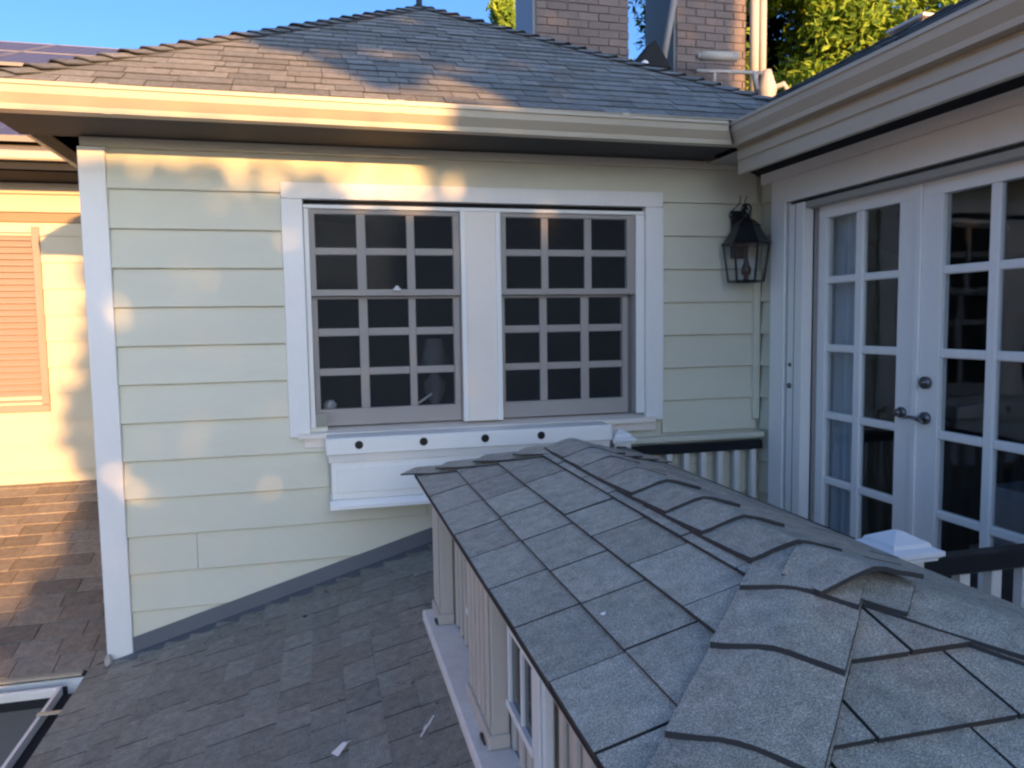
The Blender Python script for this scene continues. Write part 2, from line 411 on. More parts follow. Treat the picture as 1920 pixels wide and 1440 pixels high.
# ---- window
win = thing('window_unit_tmp', (0, 0, 0), None, None); bpy.data.objects.remove(win)
T0, T1 = -2.457, -0.700
bx('window_casing', (-2.556, T0, -0.026, 0.010, -1.168, -0.030), 'trim', wingA)
bx('window_casing', (T1, -0.598, -0.026, 0.010, -1.168, -0.030), 'trim', wingA)
bx('window_casing', (-2.556, -0.598, -0.020, 0.010, -0.028, 0.050), 'trim', wingA)
bx('window_gap_strip', (T0+0.002, T1-0.002, 0.020, 0.040, -0.060, -0.029), 'felt_shade', wingA)  # near-black strip giving the open gap under the head casing its shade
bx('window_frame', (T0+0.001, T1-0.001, -0.006, 0.09, -0.070, -0.051), 'trim', wingA)
bx('window_frame', (T0+0.001, -2.432, -0.004, 0.09, -1.130, -0.071), 'trim', wingA)
bx('window_frame', (-0.748, T1-0.001, -0.004, 0.09, -1.130, -0.071), 'trim', wingA)
mul = bx('mullion', (-1.698, -1.492, -0.010, 0.09, -1.130, -0.071), 'pinkwhite', wingA)
bx('mullion_bead', (-1.698, -1.672, -0.018, -0.0105, -1.130, -0.071), 'trim', wingA)
bx('mullion_bead', (-1.518, -1.492, -0.018, -0.0105, -1.130, -0.071), 'trim', wingA)
q = MB(); q.prism([(0.09, -1.132), (-0.045, -1.152), (-0.045, -1.176), (0.012, -1.176)], lambda p: (T0-0.06, p[0], p[1]), lambda p: (T1+0.05, p[0], p[1]))
q.out('window_sill', 'pinkwhite', wingA)
bx('sill_apron', (-2.49, -0.64, -0.016, 0.012, -1.225, -1.177), 'pinkwhite', wingA)

def sash(x0, x1, y, z0, z1, cols, rows, screen_lip=0.0):
    """one sash: frame ring, panes and muntin bars"""
    fr = MB(); t = 0.034
    e_ = 0.005; cols = [(c[0]-e_, c[1]+e_) for c in cols]; rows = [(r[0]-e_, r[1]+e_) for r in rows]
    gx0, gx1 = cols[0][0], cols[-1][1]; gz1, gz0 = rows[0][1], rows[-1][0]
    fr.box(x0, x1, y, y+t, gz1, z1, 0.002); fr.box(x0, x1, y, y+t, z0, gz0, 0.002)
    fr.box(x0, gx0, y, y+t, gz0, gz1, 0.002); fr.box(gx1, x1, y, y+t, gz0, gz1, 0.002)
    sf = fr.out('window_sash', 'sash', wingA)
    for a, b in zip(cols[:-1], cols[1:]):
        bx('muntin', (a[1], b[0], y+0.006, y+0.022, gz0, gz1), 'sash', sf, 0.003)
    for a, b in zip(rows[:-1], rows[1:]):
        for c in cols: bx('muntin', (c[0], c[1], y+0.008, y+0.022, b[1], a[0]), 'sash', sf, 0.003)
    for c in cols:
        for r in rows:
            bx('pane', (c[0]-0.002, c[1]+0.002, y+0.017+random.uniform(0, .0006), y+0.020, r[0]-0.002, r[1]+0.002), 'screened', sf, 0)
    return sf
rowsU = [(-0.249, -0.098), (-0.451, -0.293)]
rowsL = [(-0.640, -0.506), (-0.838, -0.688), (-1.040, -0.884)]
cLu = [(-2.400, -2.214), (-2.160, -1.970), (-1.921, -1.738)]; cLl = [(-2.400, -2.211), (-2.158, -1.964), (-1.918, -1.736)]
cRu = [(-1.454, -1.274), (-1.226, -1.037), (-0.988, -0.800)]; cRl = [(-1.457, -1.276), (-1.226, -1.047), (-0.992, -0.811)]
sash(-2.431, -1.700, 0.006, -0.487, -0.072, cLu, rowsU); sash(-2.431, -1.700, 0.045, -1.128, -0.490, cLl, rowsL)
sash(-1.490, -0.749, 0.006, -0.487, -0.072, cRu, rowsU); sash(-1.490, -0.776, 0.045, -1.128, -0.490, cRl, rowsL)
bx('sash_track', (-0.775, -0.749, 0.060, 0.088, -1.128, -0.490), 'taupe', wingA)
q = MB(); q.lathe((-2.02, 0.001, -0.462), [(0.020, 0), (0.020, 0.008), (0.010, 0.014), (0.009, 0.022)], 10); q.out('sash_lock', 'trim', wingA)

M['screen'] = screen()
for (a, b) in ((-2.431, -1.700), (-1.490, -0.749)):
    bx('insect_screen', (a, b, -0.0015, 0.0, -1.128, -0.072), 'screen', wingA, 0)
# room behind
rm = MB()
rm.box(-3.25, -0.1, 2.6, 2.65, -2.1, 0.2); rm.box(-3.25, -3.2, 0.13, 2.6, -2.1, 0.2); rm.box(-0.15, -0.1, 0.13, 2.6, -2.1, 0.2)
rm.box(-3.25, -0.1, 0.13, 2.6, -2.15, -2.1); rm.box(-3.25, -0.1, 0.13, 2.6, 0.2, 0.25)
rm.out('room_interior', 'felt_shade', wingA)  # room painted near-black so no sunlight shows inside

# things inside, close to the panes
lamp = thing('table_lamp', (-1.80, 0.30, -1.12), 'white table lamp dimly seen through the lower right panes of the left window', 'lamp')
q = MB(); q.lathe((-1.80, 0.30, -1.12), [(0.055, 0), (0.05, 0.02), (0.02, 0.05), (0.055, 0.12), (0.06, 0.17), (0.02, 0.22), (0.015, 0.27)], 14); q.out('lamp_base', 'lampcloth', lamp, True)
q = MB(); q.lathe((-1.80, 0.30, -0.86), [(0.075, 0), (0.045, 0.15)], 16); q.out('lamp_shade', 'lampcloth', lamp, True)
q = MB(); q.lathe((-2.36, 0.16, -1.12), [(0.026, 0), (0.012, 0.012), (0.010, 0.05), (0.030, 0.068), (0.034, 0.088), (0.018, 0.108)], 12)
tag(q.out('candlestick', 'boxpaint', None, True), 'small pale ornament on the sill inside the lower left pane of the left window', 'ornament')
q = MB(); q.tube([(-1.98, 0.18, -1.07), (-1.90, 0.19, -1.045), (-1.83, 0.20, -1.000)], 0.006, 6)
tag(q.out('pen', 'boxpaint'), 'thin pale stick leaning inside the lower right pane of the left window', 'stick')
q = MB(); q.box(-3.2, -0.15, 0.14, 0.50, -1.16, -1.125); q.out('window_seat', 'felt_shade', wingA)

# ---- roof of wing A
RA_s = 0.60; ex, ey, ez = -3.66, -0.42, 0.330
apex = Vector((-1.64, 1.60, ez+RA_s*2.02)); rx = 0.38; by = 3.62
rf = MB()
rf.add([(ex, ey, ez), (rx, ey, ez), (rx, by, ez), (ex, by, ez), apex, (ex, ey, ez-0.03), (rx, ey, ez-0.03), (rx, by, ez-0.03), (ex, by, ez-0.03)],
       [(0, 1, 4), (1, 2, 4), (2, 3, 4), (3, 0, 4), (0, 5, 6, 1), (1, 6, 7, 2), (2, 7, 8, 3), (3, 8, 5, 0), (5, 8, 7, 6)])
roofA = rf.out('roof', 'felt_shade', wingA)
sq = math.hypot(1, RA_s); Vn = Vector((0, 1, RA_s)).normalized()
reg = [(0, 0), (rx-ex, 0), (apex.x-ex, (apex.y-ey)*sq)]
def visA(p): return 1 if (p.x > -0.40 and p.y < p.x-0.05) else 0
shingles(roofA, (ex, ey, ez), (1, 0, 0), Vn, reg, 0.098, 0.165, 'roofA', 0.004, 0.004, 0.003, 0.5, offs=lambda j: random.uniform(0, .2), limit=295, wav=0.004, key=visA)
def hipline(parent, A, B, eL, eR, w, L, step, lift, m, n0=0.0, curl=0.0, end=None):
    A, B = Vector(A), Vector(B); D = (B-A).normalized(); tot = (B-A).length; s_ = n0
    while s_ < (end or tot-0.05):
        cap_piece(parent, A+D*s_, D, eL, eR, w, min(L, tot-s_+0.02), lift*random.uniform(0.8, 1.2), m, curl)
        s_ += step*random.uniform(0.95, 1.05)
cf = Vector((1, 0, 0)); fd = Vector((0, -1, -RA_s)).normalized(); ld = Vector((-1, 0, -RA_s)).normalized(); rd = Vector((1, 0, -RA_s)).normalized()
hd = Vector((1, 1, RA_s)).normalized(); hr = Vector((-1, 1, RA_s)).normalized()
def facedown(D, f):   # direction in face f, perpendicular to the hip line
    e = f - D*f.dot(D); return e.normalized()
hipline(roofA, (ex, ey, ez), apex, facedown(hd, ld), facedown(hd, fd), 0.10, 0.17, 0.112, 0.020, 'roofA', 0.0)
hipline(roofA, (rx, ey, ez), apex, facedown(hr, fd), facedown(hr, rd), 0.10, 0.17, 0.112, 0.020, 'roofA', 0.3)
q = MB(); q.tube([apex+Vector((0, 0.12, -0.1)), apex+Vector((0, 0.12, 0.14))], 0.022, 10); q.out('vent_pipe', 'darkgap', roofA, True)
# soffit, fascia, gutter
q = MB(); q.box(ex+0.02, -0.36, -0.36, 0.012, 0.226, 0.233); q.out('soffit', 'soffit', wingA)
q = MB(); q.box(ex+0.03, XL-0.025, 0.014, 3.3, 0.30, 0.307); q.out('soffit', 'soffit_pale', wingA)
q = MB(); q.box(ex+0.01, -0.34, -0.385, -0.362, 0.224, 0.322); q.out('fascia', 'gutter', wingA)
bx('fascia', (ex+0.02, ex+0.045, -0.36, by, 0.235, 0.325), 'gutter', wingA)
bx('fascia_trim', (ex+0.0, ex+0.019, -0.36, by, 0.285, 0.325), 'trim', wingA)
q = MB(); q.prism([(-0.40, 0.322), (-0.45, 0.324), (-0.45, 0.329), (-0.40, 0.338)], lambda p: (ex-0.01, p[0], p[1]), lambda p: (-0.40, p[0], p[1])); q.out('drip_edge', 'gutter', wingA)
YA = -0.386; ZA = 0.222
GUT = [(a_, b_*0.92) for a_, b_ in GUT]
q = MB(); q.prism(GUT, lambda p: (ex-0.03, YA-p[0], ZA+p[1]), lambda p: (YA-p[0]+0.0, YA-p[0], ZA+p[1]-0.012*1.0)); q.out('gutter', 'gutter', wingA)
for x in (-3.2, -2.05, -1.02):      # slip joints
    q = MB(); q.prism([(p[0]*1.012+0.0008, p[1]*1.01-0.0008) for p in GUT[1:9]]+[(0.098, 0.104), (0.05, 0.02)], lambda p: (x, YA-p[0], ZA+p[1]-0.003), lambda p: (x+0.035, YA-p[0], ZA+p[1]-0.003)); q.out('gutter_joint', 'gutter', wingA)

# ================================================================== DOOR WING (wall B: plane X=0)
wingB = thing('house_wing', (1.2, -2.5, -5), 'wing with white glazed double doors below a long pale gutter, right of the lantern', 'house')
sh = MB()
sh.box(0.013, 0.15, -0.14, 0.012, -5, 0.20); sh.box(0.013, 0.15, -1.95, -0.14, 0.0, 0.20)
sh.box(0.013, 0.15, -7, -1.95, -5, 0.20); sh.box(0.013, 0.15, -1.95, -0.14, -5, -2.08)
wallB = sh.out('wall', 'siding', wingB)
def boardB(y0, y1, k, ztop=None):
    zb = -k*P; zt = zb+P if ztop is None else ztop
    q = MB(); prof = [(0.013, zb), (-0.009, zb), (-0.0115, zb+0.003), (0.007, zt+0.004), (0.013, zt+0.004)]
    q.prism(prof, lambda p: (p[0], y0, p[1]), lambda p: (p[0], y1, p[1])); q.out('siding_board', 'siding', wallB)
for k in range(0, 13): boardB(-0.134, -0.02, k)
for k in range(0, 13): boardB(-3.2, -1.952, k)
bx('frieze_board', (-0.018, 0.012, -6, -0.02, 0.100, 0.205), 'doorwhite', wingB)
# casing
bx('door_casing', (-0.024, 0.012, -0.263, -0.136, -2.05, 0.098), 'doorwhite', wingB)
bx('door_casing', (-0.024, 0.012, -1.952, -0.264, -0.028, 0.098), 'doorwhite', wingB)
bx('door_casing', (-0.024, 0.012, -1.951, -1.86, -2.05, -0.029), 'doorwhite', wingB)
bx('door_gasket', (0.010, 0.05, -1.858, -0.265, -0.045, -0.029), 'darkgap', wingB)
bx('door_gasket', (0.006, 0.05, -0.288, -0.265, -2.05, -0.046), 'darkgap', wingB)
trk = bx('screen_track', (-0.020, 0.04, -0.414, -0.289, -2.05, -0.046), 'doorwhite', wingB)
bx('track_groove', (-0.021, 0.0, -0.352, -0.346, -2.05, -0.046), 'taupe', trk, 0)
q = MB(); q.tube([(-0.021, -0.322, -0.87), (-0.027, -0.322, -0.87)], 0.011, 10); q.tube([(-0.021, -0.322, -0.98), (-0.030, -0.322, -0.98)], 0.014, 10); q.out('track_latch', 'nickel', trk, True)
bx('door_head', (-0.010, 0.05, -1.858, -0.415, -0.078, -0.046), 'soffit_pale', wingB)
bx('door_jamb', (0.042, 0.14, -0.430, -0.415, -2.05, -0.079), 'taupe', wingB)
bx('door_jamb', (-0.01, 0.14, -1.858, -1.835, -2.05, -0.079), 'doorwhite', wingB)
bx('threshold', (-0.02, 0.14, -1.858, -0.265, -2.08, -2.052), 'taupe', wingB)
rowsD = [(-0.424, -0.135), (-0.762, -0.459), (-1.100, -0.799), (-1.433, -1.136), (-1.775, -1.469)]
def leaf(y0, y1, cols, label):
    """y0 > y1: leaf spans y1..y0, cols as (near, far)"""
    X0 = 0.060; t = 0.042
    fr = MB(); gy0 = max(c[1] for c in cols); gy1 = min(c[0] for c in cols)
    fr.box(X0, X0+t, y1, y0, -0.135, -0.062, 0.002); fr.box(X0, X0+t, y1, y0, -2.048, -1.775, 0.002)
    fr.box(X0, X0+t, gy0, y0, -1.775, -0.135, 0.002); fr.box(X0, X0+t, y1, gy1, -1.775, -0.135, 0.002)
    d = fr.out('french_door', 'doorwhite', wingB); d['label'] = label
    cols = sorted(cols)
    bx('muntin', (X0+0.004, X0+0.036, cols[0][1], cols[1][0], -1.775, -0.135), 'doorwhite', d, 0.005)
    for a, b in zip(rowsD[:-1], rowsD[1:]):
        for c in cols: bx('muntin', (X0+0.006, X0+0.036, c[0], c[1], b[1], a[0]), 'doorwhite', d, 0.005)
    for c in cols:
        for r in rowsD: bx('pane', (X0+0.019+random.uniform(0, .0008), X0+0.023, c[0]-0.002, c[1]+0.002, r[0]-0.002, r[1]+0.002), 'glass', d, 0)
    return d
dl = leaf(-0.400, -1.098, [(-0.697, -0.488), (-0.982, -0.748)], 'left leaf with a sheer curtain behind its panes')
dr = leaf(-1.103, -1.833, [(-1.441, -1.222), (-1.705, -1.486)], 'right leaf with round deadbolt and lever handle')
bx('astragal', (0.048, 0.0595, -1.118, -1.088, -2.046, -0.064), 'doorwhite', dr, 0.002)
q = MB(); q.tube([(0.059, -1.165, -0.905), (0.040, -1.165, -0.905)], 0.026, 16); q.tube([(0.040, -1.165, -0.905), (0.034, -1.165, -0.905)], 0.016, 12); q.out('deadbolt', 'nickel', dr, True)
q = MB(); q.tube([(0.059, -1.165, -1.055), (0.045, -1.165, -1.055)], 0.026, 16); q.tube([(0.045, -1.165, -1.055), (0.010, -1.165, -1.055)], 0.009, 10)
q.tube([(0.012, -1.168, -1.055), (0.008, -1.13, -1.052), (0.014, -1.085, -1.06)], 0.009, 8, 0.006); q.tube([(0.012, -1.16, -1.055), (0.012, -1.20, -1.068)], 0.009, 8, 0.006); q.out('door_handle', 'nickel', dr, True)
q = MB(); q.tube([(0.059, -1.030, -1.045), (0.045, -1.030, -1.045)], 0.024, 14); q.tube([(0.045, -1.030, -1.045), (0.022, -1.030, -1.045)], 0.016, 12); q.out('door_handle', 'nickel', dl, True)
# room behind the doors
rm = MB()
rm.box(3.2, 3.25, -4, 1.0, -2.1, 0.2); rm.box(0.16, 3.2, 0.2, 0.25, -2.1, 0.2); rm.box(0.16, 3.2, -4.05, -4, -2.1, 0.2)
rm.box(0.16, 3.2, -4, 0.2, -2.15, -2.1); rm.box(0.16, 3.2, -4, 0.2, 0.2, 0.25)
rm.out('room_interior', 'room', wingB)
def curtain(y0, y1, x, z0, z1, m, label, n=60, amp=0.022):
    q = MB(); top = []; 
    for th in (0, 0.003):
        for zz in (z0, (z0+z1)/2, z1):
            for i in range(n+1):
                y = y0+(y1-y0)*i/n; top.append((x+th+amp*math.sin(i*0.75+math.sin(i*.21)*2)*(1 if zz < z1 else 0.7), y, zz))
    fs = []; W = n+1
    for r_ in range(2):
        for i in range(n):
            a = r_*W+i; fs.append((a, a+1, a+W+1, a+W)); b = 3*W+a; fs.append((b, b+W, b+W+1, b+1))
    q.add(top, fs); return tag(q.out('curtain', m, None, True), label, 'curtain')
curtain(-0.22, -0.60, 0.16, -2.0, 0.02, 'curtain', 'pale sheer curtain behind the left column of panes of the left door leaf')
curtain(-1.58, -1.85, 0.20, -2.0, 0.02, 'curtain_dark', 'dull mauve curtain behind the right column of panes of the right door leaf')
bed = thing('bed', (1.1, -1.6, -2.1), 'low bed with a pale cover dimly seen through the right door leaf', 'bed')
bx('mattress', (0.7, 2.4, -2.6, -0.8, -1.75, -1.45), 'curtain', bed, 0.03); bx('bed_frame', (0.68, 2.42, -2.62, -0.78, -2.1, -1.76), 'taupe', bed, 0.01)
# roof B
RB = 0.58; exB, ezB = -0.36, 0.315; rX = 0.30; rz = ezB+RB*(rX-exB)
rf = MB(); Y0b, Y1b = -7.0, 0.5
rf.prism([(exB, ezB), (rX, rz), (3.3, rz-RB*3.0), (3.3, rz-RB*3.0-0.05), (exB, ezB-0.03)], lambda p: (p[0], Y0b, p[1]), lambda p: (p[0], Y1b, p[1]))
roofB = rf.out('roof', 'felt_shade', wingB)
Vb = Vector((1, 0, RB)).normalized(); lenB = (rX-exB)*math.hypot(1, RB)
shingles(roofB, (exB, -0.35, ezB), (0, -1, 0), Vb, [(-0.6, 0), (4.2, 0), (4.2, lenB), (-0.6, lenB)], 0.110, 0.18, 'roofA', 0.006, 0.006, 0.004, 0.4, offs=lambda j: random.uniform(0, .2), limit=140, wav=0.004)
for i in range(22):
    cap_piece(roofB, (rX, -4.4+i*0.19, rz), (0, 1, 0), Vector((-1, 0, -RB)), Vector((1, 0, -RB)), 0.12, 0.24, 0.012, 'roofA')
XB = -0.362; ZB = 0.210
q = MB(); q.prism(GUT, lambda p: (XB-p[0], -7, ZB+p[1]-0.010), lambda p: (XB-p[0], XB-p[0], ZB+p[1])); q.out('gutter', 'gutter', wingB)
q = MB(); q.prism([(-0.33, 0.300), (-0.44, 0.304), (-0.44, 0.316), (-0.33, 0.330)], lambda p: (p[0], -7, p[1]), lambda p: (p[0], -0.44, p[1])); q.out('drip_edge', 'gutter', wingB)
bx('fascia', (-0.36, -0.335, -7, -0.362, 0.085, 0.31), 'gutter', wingB)
bx('fascia_trim', (-0.372, -0.3605, -7, -0.375, 0.150, 0.196), 'gutter', wingB, 0.004)
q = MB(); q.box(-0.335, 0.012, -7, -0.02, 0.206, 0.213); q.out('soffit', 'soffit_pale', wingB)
q = MB()
for i in range(18):
    y = -0.6-i*0.36; q.box(-0.33, -0.02, y, y-0.035, 0.13, 0.2055)
# (rafter tails stay hidden in the soffit, so none are shown)

# ================================================================== LOWER ROOF
st = 0.2892; zl0 = -2.1895+st*3.388   # z = zl0 + st*x
def zl(x): return zl0+st*x
low = thing('lower_roof', (-2.6, -1.5, zl(-2.6)), 'dark shingled lower roof sloping down to the left below the cream wall', 'roof')
q = MB()
q.prism([(-3.489, zl(-3.489)), (-1.5, zl(-1.5)), (-1.5, zl(-1.5)-0.12), (-3.489, zl(-3.489)-0.12)], lambda p: (p[0], -5.0, p[1]), lambda p: (p[0], -0.002, p[1]))
q.add([(-3.489, -0.001, zl(-3.489)), (-3.39, -0.001, zl(-3.39)), (-3.39, 0.10, zl(-3.39)), (-3.489, -0.001, zl(-3.489)-0.1), (-3.39, -0.001, zl(-3.39)-0.1), (-3.39, 0.10, zl(-3.39)-0.1)],
      [(0, 1, 2), (3, 5, 4), (0, 3, 4, 1), (1, 4, 5, 2), (2, 5, 3, 0)])
ldk = q.out('roof_deck', 'felt_shade', low)
sq2 = math.hypot(1, st); cosl = 1/sq2
Vl = Vector((1, 0, st)).normalized()
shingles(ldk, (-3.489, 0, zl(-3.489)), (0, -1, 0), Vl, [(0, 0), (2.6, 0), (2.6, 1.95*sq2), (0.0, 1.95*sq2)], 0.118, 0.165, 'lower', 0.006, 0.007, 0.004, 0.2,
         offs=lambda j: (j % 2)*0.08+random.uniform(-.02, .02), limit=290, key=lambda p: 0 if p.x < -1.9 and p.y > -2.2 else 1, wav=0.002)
# step flashing against wall A
q = MB(); nrm = Vector((-st, 0, 1)).normalized()
def fl(x, y, h): return Vector((x, y, zl(x)+h))
q.add([fl(XL-0.03, -0.014, 0.085), fl(-1.5, -0.014, 0.085), fl(-1.5, -0.020, 0.016), fl(XL-0.03, -0.020, 0.016), fl(XL-0.03, -0.095, 0.010), fl(-1.5, -0.095, 0.010),
       fl(XL-0.03, -0.009, 0.085), fl(-1.5, -0.009, 0.085)], [(0, 3, 2, 1), (3, 4, 5, 2), (0, 1, 7, 6)])
q.out('flashing', 'flash_shade', low)
# gutters: left eave of the lower roof and front eave of the side roof share a corner at (-3.60,-0.11)
ZG = zl(-3.489)-0.105-0.012
q = MB(); q.prism(GUT, lambda p: (-3.497-p[0], -5, ZG+p[1]-0.008), lambda p: (-3.497-p[0], -0.012-p[0], ZG+p[1])); q.out('gutter', 'trim', low)
q = MB()
for y in (-0.35, -0.95): q.box(-3.60, -3.49, y, y-0.025, ZG+0.100, ZG+0.106)
q.out('gutter_strap', 'gutter', low)

q = MB(); q.box(-3.586, -3.504, -5, -0.10, ZG+0.008, ZG+0.060); q.out('gutter_dark_fill', 'felt_shade', low)  # dark fill added to make the pale gutter look dark inside
# ================================================================== SIDE ROOF (brown, left) + its wing
nb = thing('house_wing', (-5.6, 3.0, -5), 'sunlit cream wing at the far left with a tan shuttered window', 'house')
D = 2.0
side = thing('side_roof', (-4.4, 0.8, -2.1), 'brown shingled roof slope below the sunlit shuttered wing', 'roof')
zs0 = zl(-3.489)
ss = 0.262
q = MB(); q.add([(-8, 0, zs0), (-3.489, 0, zs0), (-3.1, 0.43, zs0+ss*0.43), (-3.1, D, zs0+ss*D), (-8, D, zs0+ss*D),
                 (-8, 0, zs0-.1), (-3.489, 0, zs0-.1), (-3.1, 0.43, zs0+ss*0.43-.1), (-3.1, D, zs0+ss*D-.1), (-8, D, zs0+ss*D-.1)],
                [(0, 1, 2, 3, 4), (5, 9, 8, 7, 6), (0, 5, 6, 1), (1, 6, 7, 2), (2, 7, 8, 3), (3, 8, 9, 4), (4, 9, 5, 0)])
sdk = q.out('roof_deck', 'felt_shade', side)
Vs = Vector((0, 1, ss)).normalized(); hs = math.hypot(1, ss)
shingles(sdk, (-5.4, 0, zs0), (1, 0, 0), Vs, [(0, 0), (1.911, 0), (2.01, 0.10*hs), (2.01, D*hs), (0, D*hs)], 0.134, 0.205, 'side', 0.006, 0.006, 0.004, 0.3, offs=lambda j: random.uniform(0, .2), limit=290, wav=0.003, dark_edge=False)
q = MB(); q.prism(GUT, lambda p: (-8, -0.012-p[0], ZG+p[1]), lambda p: (-3.497-p[0], -0.012-p[0], ZG+p[1])); q.out('gutter', 'trim', side)
q = MB(); q.box(-8, -3.587, -0.096, -0.019, ZG+0.008, ZG+0.062); q.out('gutter_dark_fill', 'felt_shade', side)  # same dark fill, hiding the side gutter's pale inside
q = MB(); q.box(-8, -3.52, -0.035, 0.01, zs0-0.006, zs0+0.004); q.out('drip_edge', 'gutter', side)
# storey below the side roof
q = MB(); q.box(-8, -3.2, 0.28, 0.33, -5, zs0-0.11); q.box(-3.25, -3.2, -5, 0.28, -5, zl(-3.25)-0.13); q.box(-8, -3.25, 0.0, 0.28, zs0-0.135, zs0-0.12)
q.out('wall', 'flash_shade', side)  # dark grey wall closing the eave, its shade put into the colour
# wing wall
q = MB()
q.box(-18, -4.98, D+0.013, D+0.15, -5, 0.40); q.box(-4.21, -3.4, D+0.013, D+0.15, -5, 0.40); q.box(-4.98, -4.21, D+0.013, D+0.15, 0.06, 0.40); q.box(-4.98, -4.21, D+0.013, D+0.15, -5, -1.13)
wallN = q.out('wall', 'siding_sun_toned', nb)
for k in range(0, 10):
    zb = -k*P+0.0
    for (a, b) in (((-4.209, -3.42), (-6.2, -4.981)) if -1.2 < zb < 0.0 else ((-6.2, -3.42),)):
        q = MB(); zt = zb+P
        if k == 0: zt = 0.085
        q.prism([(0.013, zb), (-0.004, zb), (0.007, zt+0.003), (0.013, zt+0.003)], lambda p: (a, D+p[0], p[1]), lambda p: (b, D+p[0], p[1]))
        q.out('siding_board', 'siding_sun_toned', wallN)
bx('brown_band', (-9, -3.42, D-0.010, D+0.012, 0.089, 0.152), 'brownband', nb)
bx('frieze_board', (-9, -3.42, D-0.024, D+0.012, 0.154, 0.27), 'gutter', nb)
bx('crown_board', (-9, -3.42, D-0.040, D+0.012, 0.272, 0.345), 'gutter', nb)
# shuttered window
sw = bx('window_casing', (-4.255, -4.206, D-0.014, D+0.03, -1.14, 0.06), 'shutter', nb)
bx('window_casing', (-4.99, -4.94, D-0.014, D+0.03, -1.14, 0.06), 'shutter', nb)
bx('window_casing', (-4.99, -4.206, D-0.020, D+0.03, -1.19, -1.142), 'shutter', nb)
shut = bx('shutter', (-4.938, -4.257, D+0.02, D+0.04, -1.14, 0.06), 'shutter', nb)
nsl = 28
for i in range(nsl):
    z = -1.13+i*(1.18/nsl); q = MB()
    q.prism([(0.018, z), (-0.004, z+0.004), (-0.004, z+0.012), (0.018, z+0.042)], lambda p: (-4.936, D+p[0], p[1]), lambda p: (-4.259, D+p[0], p[1])); q.out('slat', 'shutter', shut)
# wing roof
nz, ns_ = 0.46, 0.40; nY = 1.55
q = MB(); q.prism([(nY, nz), (9.0, nz+ns_*(9-nY)), (9.0, nz+ns_*(9-nY)-0.1), (nY, nz-0.04)], lambda p: (-12, p[0], p[1]), lambda p: (-3.74, p[0], p[1]))
q.out('roof', 'side', nb)
q = MB(); q.box(-12, -3.75, nY, D+0.01, 0.350, 0.356); q.out('soffit', 'felt_shade', nb)  # near-black underside paints in the deep shade below this eave
q = MB(); q.box(-12, -3.75, nY, nY+0.02, 0.35, 0.42); q.out('fascia', 'felt_shade', nb)  # fascia blackened with the soffit for the same painted shade
q = MB(); q.box(-12, -3.75, nY-0.06, nY-0.001, 0.405, 0.462, 0.01); q.out('gutter', 'gutter', nb)
# solar panels
prot = None; NV = Vector((0, 1, ns_)).normalized(); NN = Vector((0, -ns_, 1)).normalized()
def solar_panel(x, yb, lab):
    global prot
    o = Vector((x, yb, nz+ns_*(yb-nY)+0.07))
    if prot is None:
        e = thing('solar_panel', (0, 0, 0), lab, 'solar panel', 'solar panels on the left roof')
        q = MB(); q.box(0.02, 0.98, 0.02, 1.58, -0.02, 0.0); c = q.out('cell_sheet', 'solar', e)
        q = MB(); 
        for b in ((0, 1, 0, 0.02, -0.03, 0.006), (0, 1, 1.58, 1.60, -0.03, 0.006), (0, 0.02, 0.02, 1.58, -0.03, 0.006), (0.98, 1, 0.02, 1.58, -0.03, 0.006)): q.box(*b)
        f = q.out('panel_frame', 'taupe', e); prot = (e, [c, f]); t = e
    else:
        t = prot[0].copy(); COL.objects.link(t); t['label'] = lab
        for ch in prot[1]:
            c = ch.copy(); COL.objects.link(c); c.parent = t
    t.location = o; t.rotation_euler = (math.atan(ns_), 0, 0)
for r_ in (0, 3, 4):
    for c_ in range({0: 2, 3: 4, 4: 5}[r_]):
        solar_panel(-5.0-c_*1.02+(0.15 if r_ == 0 else 0), 1.68+r_*1.50,
            {0: 'solar panel in the strip seen below the pale gutter at the far left', 3: 'solar panel in the lower row seen above the pale gutter at the far left', 4: 'solar panel in the topmost row against the sky at the far left'}[r_])

# ================================================================== HIP DORMER (foreground)
Xe, Ze, Xr, s_ = -2.05, -1.229, -1.545, 0.3267
Yf, Yn = -0.80, -2.64; hw = Xr-Xe; Zr = Ze+s_*hw; Xq = Xr+hw; YF = Yf-hw; YNE = Yn-hw
dm = thing('hip_dormer', (Xr, -2.0, -2.0), 'low hip roof with curled ridge caps on short weathered posts in the foreground', 'dormer')
q = MB()
A_, B_, C_, D_ = (Xe, Yf, Ze), (Xe, YNE, Ze), (Xq, YNE, Ze), (Xq, Yf, Ze); R1, R2 = (Xr, YF, Zr), (Xr, Yn, Zr)
dn = lambda p: (p[0], p[1], p[2]-0.009)
q.add([A_, B_, C_, D_, R1, R2, dn(A_), dn(B_), dn(C_), dn(D_)], [(0, 1, 5, 4), (1, 2, 5), (2, 3, 4, 5), (3, 0, 4), (0, 6, 7, 1), (1, 7, 8, 2), (2, 8, 9, 3), (3, 9, 6, 0), (6, 9, 8, 7)])
droof = q.out('roof', 'felt_shade', dm)
h3 = math.hypot(1, s_); Lsl = hw*h3; E1 = 0.1365
VL = Vector((1, 0, s_)).normalized(); VR = Vector((-1, 0, s_)).normalized(); VN = Vector((0, 1, s_)).normalized(); VF = Vector((0, -1, s_)).normalized()
Ltot = Yf-YNE
regL = [(0, 0.0), (Ltot, 0.0), (Ltot-hw, Lsl), (hw, Lsl)]
shingles(droof, A_, (0, -1, 0), VL, regL, E1, 0.225, 'shingle', 0.006, 0.009, 0.006, 0.10, offs=lambda j: [0.0, 0.07, 0.13, 0.03][j % 4], wav=0.003, v_start=0.0)
